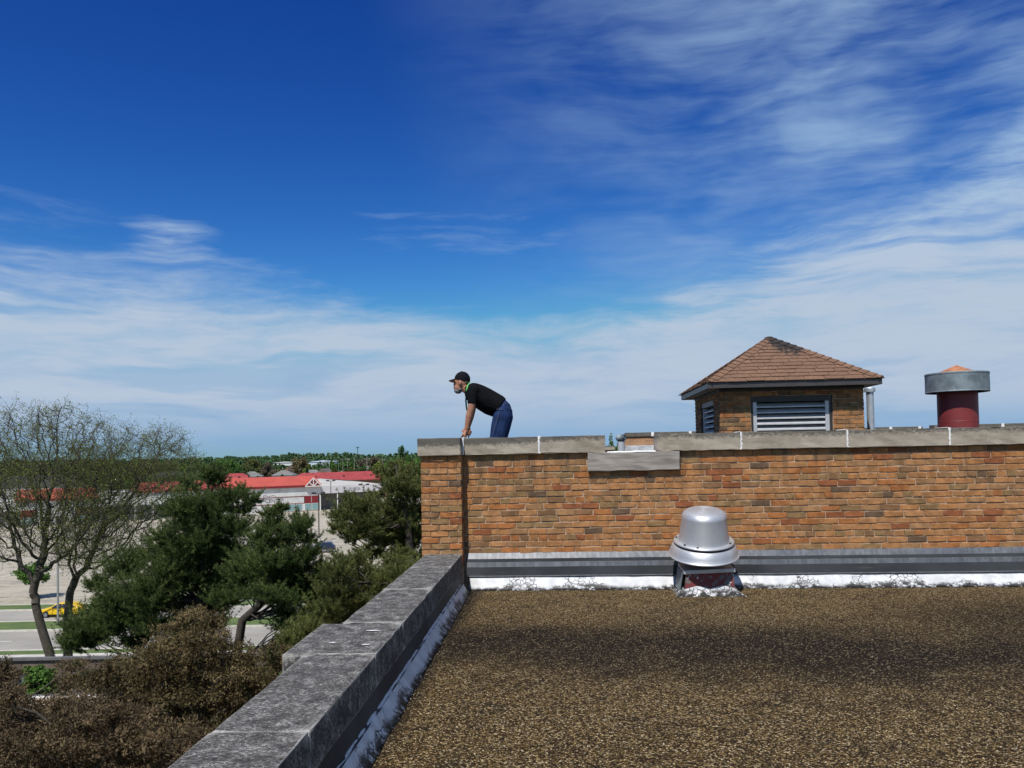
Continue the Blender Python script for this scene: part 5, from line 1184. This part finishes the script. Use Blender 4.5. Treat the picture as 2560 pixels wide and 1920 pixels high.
car('parked_car', 'dark blue sport utility wagon with grey lower panels in the pale parking lot', mat('navy_car_paint', (.020, .022, .055), .28, spec=.6), street((797 - 1280) / F_PX * 133, 133, GROUND + .02), R(YAW + 7),
    [(-2.38, .38, .84), (-2.40, .85, .84), (-2.2, 1.0, .86), (-1.05, 1.12, .88), (-.45, 1.62, .70), (-.1, 1.70, .68), (1.75, 1.68, .68), (2.15, 1.15, .84), (2.36, 1.05, .86), (2.38, .40, .86)],
    [[(-.92, 1.14, .875), (-.42, 1.55, .72), (.2, 1.62, .70), (.2, 1.14, .875)], [(.28, 1.14, .875), (.28, 1.62, .70), (1.0, 1.62, .70), (1.0, 1.14, .875)], [(1.08, 1.14, .875), (1.08, 1.62, .70), (1.68, 1.60, .70), (1.98, 1.18, .84)]], 4.75, 1.8, (-1.42, 1.38), .36, mat('champagne_cladding', (.20, .185, .15), .5))

# ------------------------------------------------------------------ low wing of the building with blue windows, bottom left
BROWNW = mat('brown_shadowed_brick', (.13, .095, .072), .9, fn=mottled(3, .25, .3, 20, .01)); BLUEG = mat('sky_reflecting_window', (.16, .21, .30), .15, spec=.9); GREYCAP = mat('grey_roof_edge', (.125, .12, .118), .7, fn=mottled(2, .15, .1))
p = at(200, 1640, 34); LB = empty('low_wing', (p.x, p.y, GROUND), R(YAW)); hz_ = p.z - GROUND; tag(LB, 'low brown building with grey roof edge and tall blue windows behind the cedars', 'building')
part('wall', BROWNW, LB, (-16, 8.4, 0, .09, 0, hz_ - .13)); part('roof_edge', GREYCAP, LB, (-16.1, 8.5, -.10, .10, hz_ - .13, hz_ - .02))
for a, b_ in ((-2.75, -2.2), (-1.65, -1.1), (-.32, .12), (.9, 1.6), (-5.2, -4.4)): f = part('window', BROWNMETAL, LB, (a - .05, b_ + .05, -.05, .02, hz_ - 1.75, hz_ - .62)); part('pane', BLUEG, f, (a, b_, -.07, -.052, hz_ - 1.7, hz_ - .67))
p = at(300, 1736, 27); CN = empty('canopy_roof', (p.x, p.y, GROUND), R(YAW)); hz_ = p.z - GROUND; tag(CN, 'flat tan canopy roof edged with a thin white strip, behind the brown cedars', 'canopy')
part('slab', mat('tan_gravel_canopy', (.30, .24, .16), .9, fn=mottled(3, .3, .3, 30, .01)), CN, (-5, 6.2, -4.5, -.05, hz_ - .5, hz_ - .05)); part('white_edge', SEALANT, CN, (-5, 6.2, -.045, .0, hz_ - .48, hz_ + .0)); part('grey_edge', GREYCAP, CN, (-5, 6.2, .001, .08, hz_ - .46, hz_ + .035))
for x in (-4.6, 0.4, 5.6): part('post', BROWNMETAL, CN, (x, x + .2, -2.2, -2.0, 0, hz_ - .5))
p = at(104, 1702, 31); broadleaf('sapling', 'fresh green leafy young tree in front of the blue windows', (p.x, p.y, GROUND), .85, p.z - GROUND + .75, 'green', n=3200, size=.13, trunk_h=.80, seed=61)
p = on_ground(85, 1497); broadleaf('street_tree', 'small green tree on the verge behind the yellow car', (p.x, p.y, GROUND), 2.3, 4.6, 'green', n=2600, size=.28, trunk_h=.25, seed=63)

# ------------------------------------------------------------------ trees of the middle distance
MT = [  # px, top y, half width px, depth, kind, label
 (572, 1136, 38, 400, 'green', 'broad fresh green tree left of the brownish one behind the store'), (632, 1141, 32, 410, 'olive', 'olive brown budding tree behind the small pale house'), (668, 1152, 24, 400, 'brown', 'greyish leafless tree left of the white warehouse roof'),
 (700, 1172, 14, 395, 'olive', 'low olive tree above the white hip roofed house'), (750, 1138, 23, 400, 'tan', 'round tan brown budding tree beside the brick gable house'), (771, 1158, 13, 390, 'yellow', 'yellow green small tree beside the dark spruce'),
 (768, 1170, 10, 366, 'spruce', 'dark conical spruce in front of the pale blue house'), (706, 1184, 9, 340, 'dark', 'dark rounded shrub tree in front of the white hip roofed house'), (640, 1186, 16, 350, 'dark', 'dark low tree before the small pale house'), (600, 1165, 26, 360, 'dark', 'dark green tree below the broad fresh green one'),
 (832, 1152, 16, 420, 'green', 'green tree right of the pale blue warehouse'), (833, 1165, 16, 360, 'olive', 'olive tree beside the arched street lamp'), (866, 1150, 20, 450, 'green', 'bright tree behind the cross armed utility pole'), (872, 1160, 22, 380, 'olive', 'olive green tree right of the little bluish house'),
 (905, 1142, 24, 520, 'brown', 'bare grey brown tree under the light mast'), (935, 1140, 26, 480, 'brown', 'second bare grey brown tree behind the transformer pole'), (942, 1147, 16, 430, 'yellow', 'yellowish tree left of the utility pole at the dense pine'), (905, 1168, 18, 360, 'dark', 'dark hedge like tree behind the red roof ridge'),
 (985, 1134, 34, 300, 'green', 'large bright green tree over the dense olive pine'), (1035, 1130, 34, 290, 'green', 'large bright green tree touching the brick corner pier'), (1010, 1111, 18, 420, 'dark', 'dark round crown rising above the bright green trees'), (960, 1160, 22, 310, 'olive', 'olive tree below the large bright green tree'),
 (500, 1146, 34, 420, 'dark', 'dark green tree behind the tall dark pine top'), (455, 1150, 28, 430, 'green', 'green tree right of the second bare tree'), (410, 1143, 30, 380, 'olive', 'olive tree behind the charcoal roofed low block'), (350, 1140, 34, 360, 'olive', 'wide olive tree seen through the second bare tree'), (285, 1146, 34, 350, 'dark', 'dark tree seen through both bare trees'),
 (225, 1150, 32, 340, 'olive', 'olive green tree behind the gap of red roofs'), (160, 1156, 30, 380, 'dark', 'dark tree above the charcoal roof'), (95, 1150, 34, 360, 'olive', 'olive tree above the dark charcoal roofed block'), (30, 1145, 40, 340, 'olive', 'large olive tree behind the bare limbs over the charcoal roof'), (-25, 1150, 40, 330, 'dark', 'dark tree at the end of the charcoal roof'),
 (480, 1172, 26, 330, 'dark', 'dark low tree right of the charcoal roofed low block'), (545, 1172, 26, 370, 'dark', 'dark low tree under the broad fresh green tree'), (725, 1168, 12, 460, 'dark', 'dark tree behind the brown brick house'), (815, 1163, 14, 500, 'dark', 'dark tree below the pale blue warehouse'), (790, 1165, 14, 520, 'green', 'green tree in front of the pale blue warehouse'),
 (690, 1163, 18, 520, 'dark', 'dark tree in front of the white warehouse'), (1524, 1088, 17, 260, 'green', 'green treetop glimpsed through the scupper notch'), (1545, 1094, 9, 270, 'green', 'green treetop beside the turbine vent')]
for i, (px, yt, hw, dp, kind, lab) in enumerate(MT):
    p = at(px, yt, dp); h = p.z - GROUND
    broadleaf('spruce_tree' if kind == 'spruce' else 'leafy_tree', lab, (p.x, p.y, GROUND), hw * dp / F_PX * 1.08, h, kind, n=3000, size=.0021 * dp, trunk_h=.12, seed=i, conic=kind == 'spruce')
# far forest and filler woods that read as one mass
def woods(name, label, rows, m, seed):
    VV = []; FF = []; nv = 0; TN = []; rg = np.random.default_rng(seed)
    for (px0, px1, ytop0, ytop1, dp, sp) in rows:
        n_ = int((px1 - px0) / sp)
        for k in range(n_):
            t = (k + .5) / n_; px = px0 + (px1 - px0) * t + rg.uniform(-.6, .6) * sp; y = ytop0 + (ytop1 - ytop0) * t + rg.uniform(-1, 2.5); d = dp * rg.uniform(.93, 1.1)
            q = at(px, y, d); h = max(6, q.z - GROUND); rx = sp * d / F_PX * rg.uniform(.9, 1.5); c = np.array([q.x, q.y, GROUND + h * .55]); n_l = 260
            P_, _ = ell_points(c, (rx, rx, h * .45), n_l, .6); P_ += np.sin(P_ * .9 + k) * rx * .18; V_, F_ = cards(P_, .0030 * d, .8); VV.append(V_); FF.append(F_ + nv); nv += len(V_); TN.append(np.full(len(V_), rg.random()))
    tag(link(name, set_tone(mesh_np(name, np.concatenate(VV), np.concatenate(FF)), np.concatenate(TN)), m), label, 'forest', kind='stuff')
FOREST = leaf_mat('far_forest_leaves', (.058, .115, .048), (.110, .185, .074), trans=.2)
woods('far_forest', 'dark green forest belt along the horizon', [(-200, 420, 1154, 1146, 1100, 9), (420, 700, 1147, 1138, 1150, 8), (700, 890, 1134, 1131, 1100, 7), (880, 1080, 1136, 1132, 1200, 8), (-200, 1080, 1156, 1138, 900, 12), (1480, 1580, 1118, 1116, 700, 9)], FOREST, 3)
woods('suburb_woods', 'mixed trees filling the suburb behind the stores', [(-160, 560, 1172, 1160, 520, 22), (560, 1060, 1164, 1152, 560, 20), (-160, 520, 1190, 1180, 300, 26), (560, 960, 1170, 1158, 470, 22)], LEAVES['dark'], 5)

# ------------------------------------------------------------------ man leaning on the outer parapet
SKIN = mat('skin', (.36, .165, .10), .55, fn=mottled(30, .12, .15, 120, .002)); SHIRT = mat('black_cotton_shirt', (.0045, .0045, .006), .95, spec=.12, fn=mottled(12, .2, .4, 60, .006))
JEANS = mat('blue_denim', (.014, .030, .088), .95, spec=.15, fn=mottled(14, .3, .4, 160, .003)); CAPM = mat('black_cap_cloth', (.0055, .0055, .008), .9, spec=.15); CAPP = mat('cap_underside_pink', (.16, .05, .07), .8)
BEARD = mat('grey_beard', (.19, .185, .18), .95, fn=mottled(60, .3, .8, 200, .004)); HAIRM = mat('grey_brown_hair', (.10, .075, .055), .9); LANY = mat('green_lanyard', (.10, .42, .08), .6); LANYD = mat('dark_green_lanyard', (.012, .07, .035), .7); SHOE = mat('dark_shoe', (.02, .018, .016), .7)
STITCH = mat('denim_stitching', (.085, .09, .13), .8)
PY0 = 9.42
Mn = empty('person', (-.76, PY0, 1.0)); tag(Mn, 'bearded man in black cap, black shirt and jeans leaning forward on the parapet', 'person')
K_ = .000597
def Q(zx, zy, dy=0.0): return Vector((-1.25 + (zx - 540) * K_ + .76, dy, 2.33 - (zy - 460) * K_ - 1.0))
def fuse(g, name, m, parent, voxel, smooth_it=4):
    o = g.build(name, m, parent, smooth=True); md = o.modifiers.new('fuse', 'REMESH'); md.mode = 'VOXEL'; md.voxel_size = voxel; md.use_smooth_shade = True
    if smooth_it: s_ = o.modifiers.new('smooth', 'SMOOTH'); s_.factor = .5; s_.iterations = smooth_it
    return o
b = G()
# head, tilted forward, with jaw, brow, nose and ears; eyes sit at half height
b.ball(Q(585, 430), (.088, .074, .105), 20, 14, Matrix.Rotation(R(12), 3, 'Y')); b.ball(Q(520, 545), (.066, .058, .060), 16, 10); b.ball(Q(478, 430), (.042, .056, .030), 12, 8); b.ball(Q(475, 560), (.036, .040, .036), 12, 8)
b.tube([Q(450, 415), Q(425, 490), Q(432, 508), Q(470, 512)], [.010, .014, .012, .012], 8)
for s_ in (-1, 1):
    b.ball(Q(560, 465, s_ * .076), (.017, .012, .031), 10, 8); b.ball(Q(468, 450, s_ * .030), (.010, .012, .008), 8, 6)
b.tube([Q(575, 500), Q(650, 560), Q(740, 620)], [(.058, .058), (.060, .060), (.075, .07)], 14)
# trunk and legs under the clothes
b.tube([Q(740, 600), Q(850, 680), Q(1020, 800), Q(1230, 900), Q(1400, 990)], [(.09, .075), (.17, .10), (.17, .12), (.155, .11), (.16, .095)], 16)
def arm(g, dy, dx=0.0, grow=0.0, upto=9):
    P_ = [Q(800 + dx, 640, dy * .80), Q(830 + dx, 720, dy), Q(812 + dx, 900, dy * 1.06), Q(790 + dx, 1010, dy * 1.06), Q(755 + dx, 1130, dy * 1.0), Q(715 + dx, 1290, dy * .95), Q(695 + dx, 1390, dy * .92)]
    r_ = [.056, .052, .046, .043, .045, .034, .029]
    g.tube(P_[:upto], [q + grow for q in r_[:upto]], 12)
def hand(g, dy, dx=0.0):
    w_ = Q(695 + dx, 1385, dy * .92); g.tube([w_, Q(672 + dx, 1425, dy * .92), Q(640 + dx, 1468, dy * .92)], [(.026, .030), (.020, .040), (.015, .042)], 12)
    for k, (o_, l_) in enumerate(((-.033, .80), (-.011, 1.0), (.011, .95), (.032, .75))):
        a = Q(645 + dx, 1462, dy * .92 + o_); m_ = Q(645 + dx - 38 * l_, 1462 + 38, dy * .92 + o_ * 1.35); t = Q(645 + dx - 62 * l_, 1548, dy * .92 + o_ * 1.5); g.tube([a, m_, t], [.0105, .0095, .0075], 8)
    g.tube([Q(672 + dx, 1430, dy * .92 - .030 * (1 if dy < 0 else -1)), Q(668 + dx, 1490, dy * .92 - .055 * (1 if dy < 0 else -1)), Q(650 + dx, 1545, dy * .92 - .058 * (1 if dy < 0 else -1))], [.012, .011, .008], 8)
arm(b, -.185); arm(b, .185, -62); hand(b, -.185); hand(b, .185, -10)
def leg(g, dy, dx, grow=0.0, lo=2590):
    g.tube([Q(1420 + dx, 980, dy), Q(1400 + dx, 1130, dy * 1.02), Q(1345 + dx, 1350, dy * 1.05), Q(1290 + dx, 1600, dy * 1.05), Q(1262 + dx, 1830, dy), Q(1300 + dx, 2130, dy), Q(1340 + dx, lo, dy)], [(.085 + grow, .080 + grow), (.098 + grow, .104 + grow), (.086 + grow, .100 + grow), (.072 + grow, .086 + grow), (.058 + grow, .066 + grow), (.054 + grow, .058 + grow), (.042 + grow, .044 + grow)], 14)
leg(b, -.09, 0); leg(b, .09, -15)
for dy, dx in ((-.09, 0), (.09, -15)): b.tube([Q(1360 + dx, 2640, dy), Q(1290 + dx, 2655, dy), Q(1170 + dx, 2668, dy)], [(.035, .030), (.042, .030), (.036, .015)], 10)
fuse(b, 'body', SKIN, Mn, .0065, 2)
# shirt: back line, belly and short sleeves, hem hanging at the belt
s = G()
s.tube([Q(705, 560), Q(745, 590), Q(800, 645), Q(900, 715), Q(1015, 790), Q(1150, 875), Q(1285, 940), Q(1350, 975)], [(.072, .075), (.135, .100), (.205, .122), (.208, .136), (.200, .144), (.190, .146), (.186, .138), (.184, .126)], 20)
arm(s, -.185, 0, .011, 3); arm(s, .185, -62, .011, 3)
s.tube([Q(690, 520), Q(722, 575)], [(.070, .068), (.078, .074)], 16)
for dy in (-.185, .185): s.ball(Q(855, 640, dy * .9), (.072, .070, .075), 12, 8)
fuse(s, 'shirt', SHIRT, Mn, .0085, 3)
j = G()
j.tube([Q(1262, 925), Q(1330, 962), Q(1390, 1010), Q(1415, 1070), Q(1405, 1150), Q(1390, 1200)], [(.150, .106), (.162, .112), (.168, .106), (.170, .098), (.162, .090), (.14, .08)], 18); leg(j, -.09, 0, .014, 2560); leg(j, .09, -15, .014, 2560)
fuse(j, 'jeans', JEANS, Mn, .0085, 3)
st = G(); st.tube([Q(1330, 1075, -.208), Q(1320, 1150, -.216), Q(1270, 1290, -.210), Q(1205, 1500, -.195)], .003, 5); st.build('side_seam', STITCH, Mn); G().tube([Q(1290, 1010, -.185), Q(1400, 1025, -.205), Q(1530, 1010, -.150)], .003, 5).build('pocket_seam', STITCH, Mn)
for dy, dx in ((-.09, 0), (.09, -15)):
    f_ = G(); f_.tube([Q(1400 + dx, 2622, dy), Q(1330 + dx, 2625, dy), Q(1240 + dx, 2648, dy), Q(1150 + dx, 2664, dy)], [(.040, .036), (.050, .044), (.048, .030), (.036, .016)], 12); f_.build('shoe', SHOE, Mn, smooth=True)
# cap: dome in one piece with a curved peak
c_ = G(); prof = [(math.cos(R(t)), math.sin(R(t))) for t in (-6, 10, 26, 42, 58, 74, 86)]
Mc = Matrix.Translation(Q(588, 392)) @ Matrix.Rotation(R(12), 4, 'Y') @ Matrix.Diagonal((.096, .083, .098, 1)); c_.lathe(prof + [(.001, 1.0)], 24, Mc); cp = c_.build('cap', CAPM, Mn, smooth=True)
G().ball(Q(575, 228), (.009, .009, .005), 8, 6).build('cap_button', CAPM, cp)
for nm, m_, dz in (('cap_peak', CAPM, .0), ('cap_peak_lining', CAPP, -.006)):
    V_ = []; F_ = []; n1 = 8
    for a in range(n1 + 1):
        y = -.07 + .14 * a / n1; e = math.sqrt(max(0, 1 - (y / .072) ** 2)); z_ = -.014 * (y / .07) ** 2
        for t in (0, .5, 1): V_.append(Q(418, 372) + Vector((.020 - t * (.012 + .068 * e), y, z_ - .022 * t + dz)))
        if a: k = 3 * a; F_ += [(k - 3, k - 2, k + 1, k), (k - 2, k - 1, k + 2, k + 1)]
    o = link(nm, mesh_from(nm, V_, F_, True), m_, cp); o.modifiers.new('thick', 'SOLIDIFY').thickness = .005
bd = G(); bd.ball(Q(500, 606), (.050, .050, .040), 14, 10); bd.ball(Q(478, 578), (.032, .044, .028), 12, 8); bd.ball(Q(548, 588), (.040, .061, .020), 12, 8); bd.ball(Q(460, 536), (.018, .030, .008), 10, 6); fuse(bd, 'beard', BEARD, Mn, .006, 2)
hr_ = G(); hr_.ball(Q(665, 450), (.040, .066, .045), 14, 10); hr_.ball(Q(610, 425), (.055, .077, .030), 14, 8); hr_.ball(Q(595, 520), (.018, .071, .040), 10, 8); fuse(hr_, 'hair', HAIRM, Mn, .006, 2)
# lanyard round the neck, hanging free under the chest
def ribbon(pts, w_, m_, name):
    V_ = []; F_ = []
    for i, (p_, wd) in enumerate(zip(pts, w_)):
        V_ += [p_ + wd, p_ - wd]
        if i: F_.append((2 * i - 2, 2 * i, 2 * i + 1, 2 * i - 1))
    o = link(name, mesh_from(name, V_, F_), m_, Mn); o.modifiers.new('thick', 'SOLIDIFY').thickness = .003; return o
e_ = Vector((.010, 0, .006))
ribbon([Q(752, 455, -.03), Q(735, 480, -.058), Q(712, 530, -.082), Q(695, 580, -.092), Q(688, 630, -.092)], [e_] * 5, LANY, 'lanyard')
ribbon([Q(688, 630, -.092), Q(672, 720, -.06), Q(655, 830, -.02), Q(660, 930, 0), Q(668, 1010, 0)], [Vector((.009, .004, 0))] * 5, LANYD, 'lanyard')
G().tube([Q(668, 1008), Q(672, 1045)], .004, 6).build('lanyard_clip', RIM, Mn); G().box(-.012, .012, -.004, .004, -.05, 0, Matrix.Translation(Q(684, 1050))).build('key_fob', SHOE, Mn)
wa = G(); wa.lathe([(.034, -.012), (.037, 0), (.034, .012)], 14, Matrix.Translation(Q(640, 1375, .171))); wa.build('watch', SHOE, Mn)
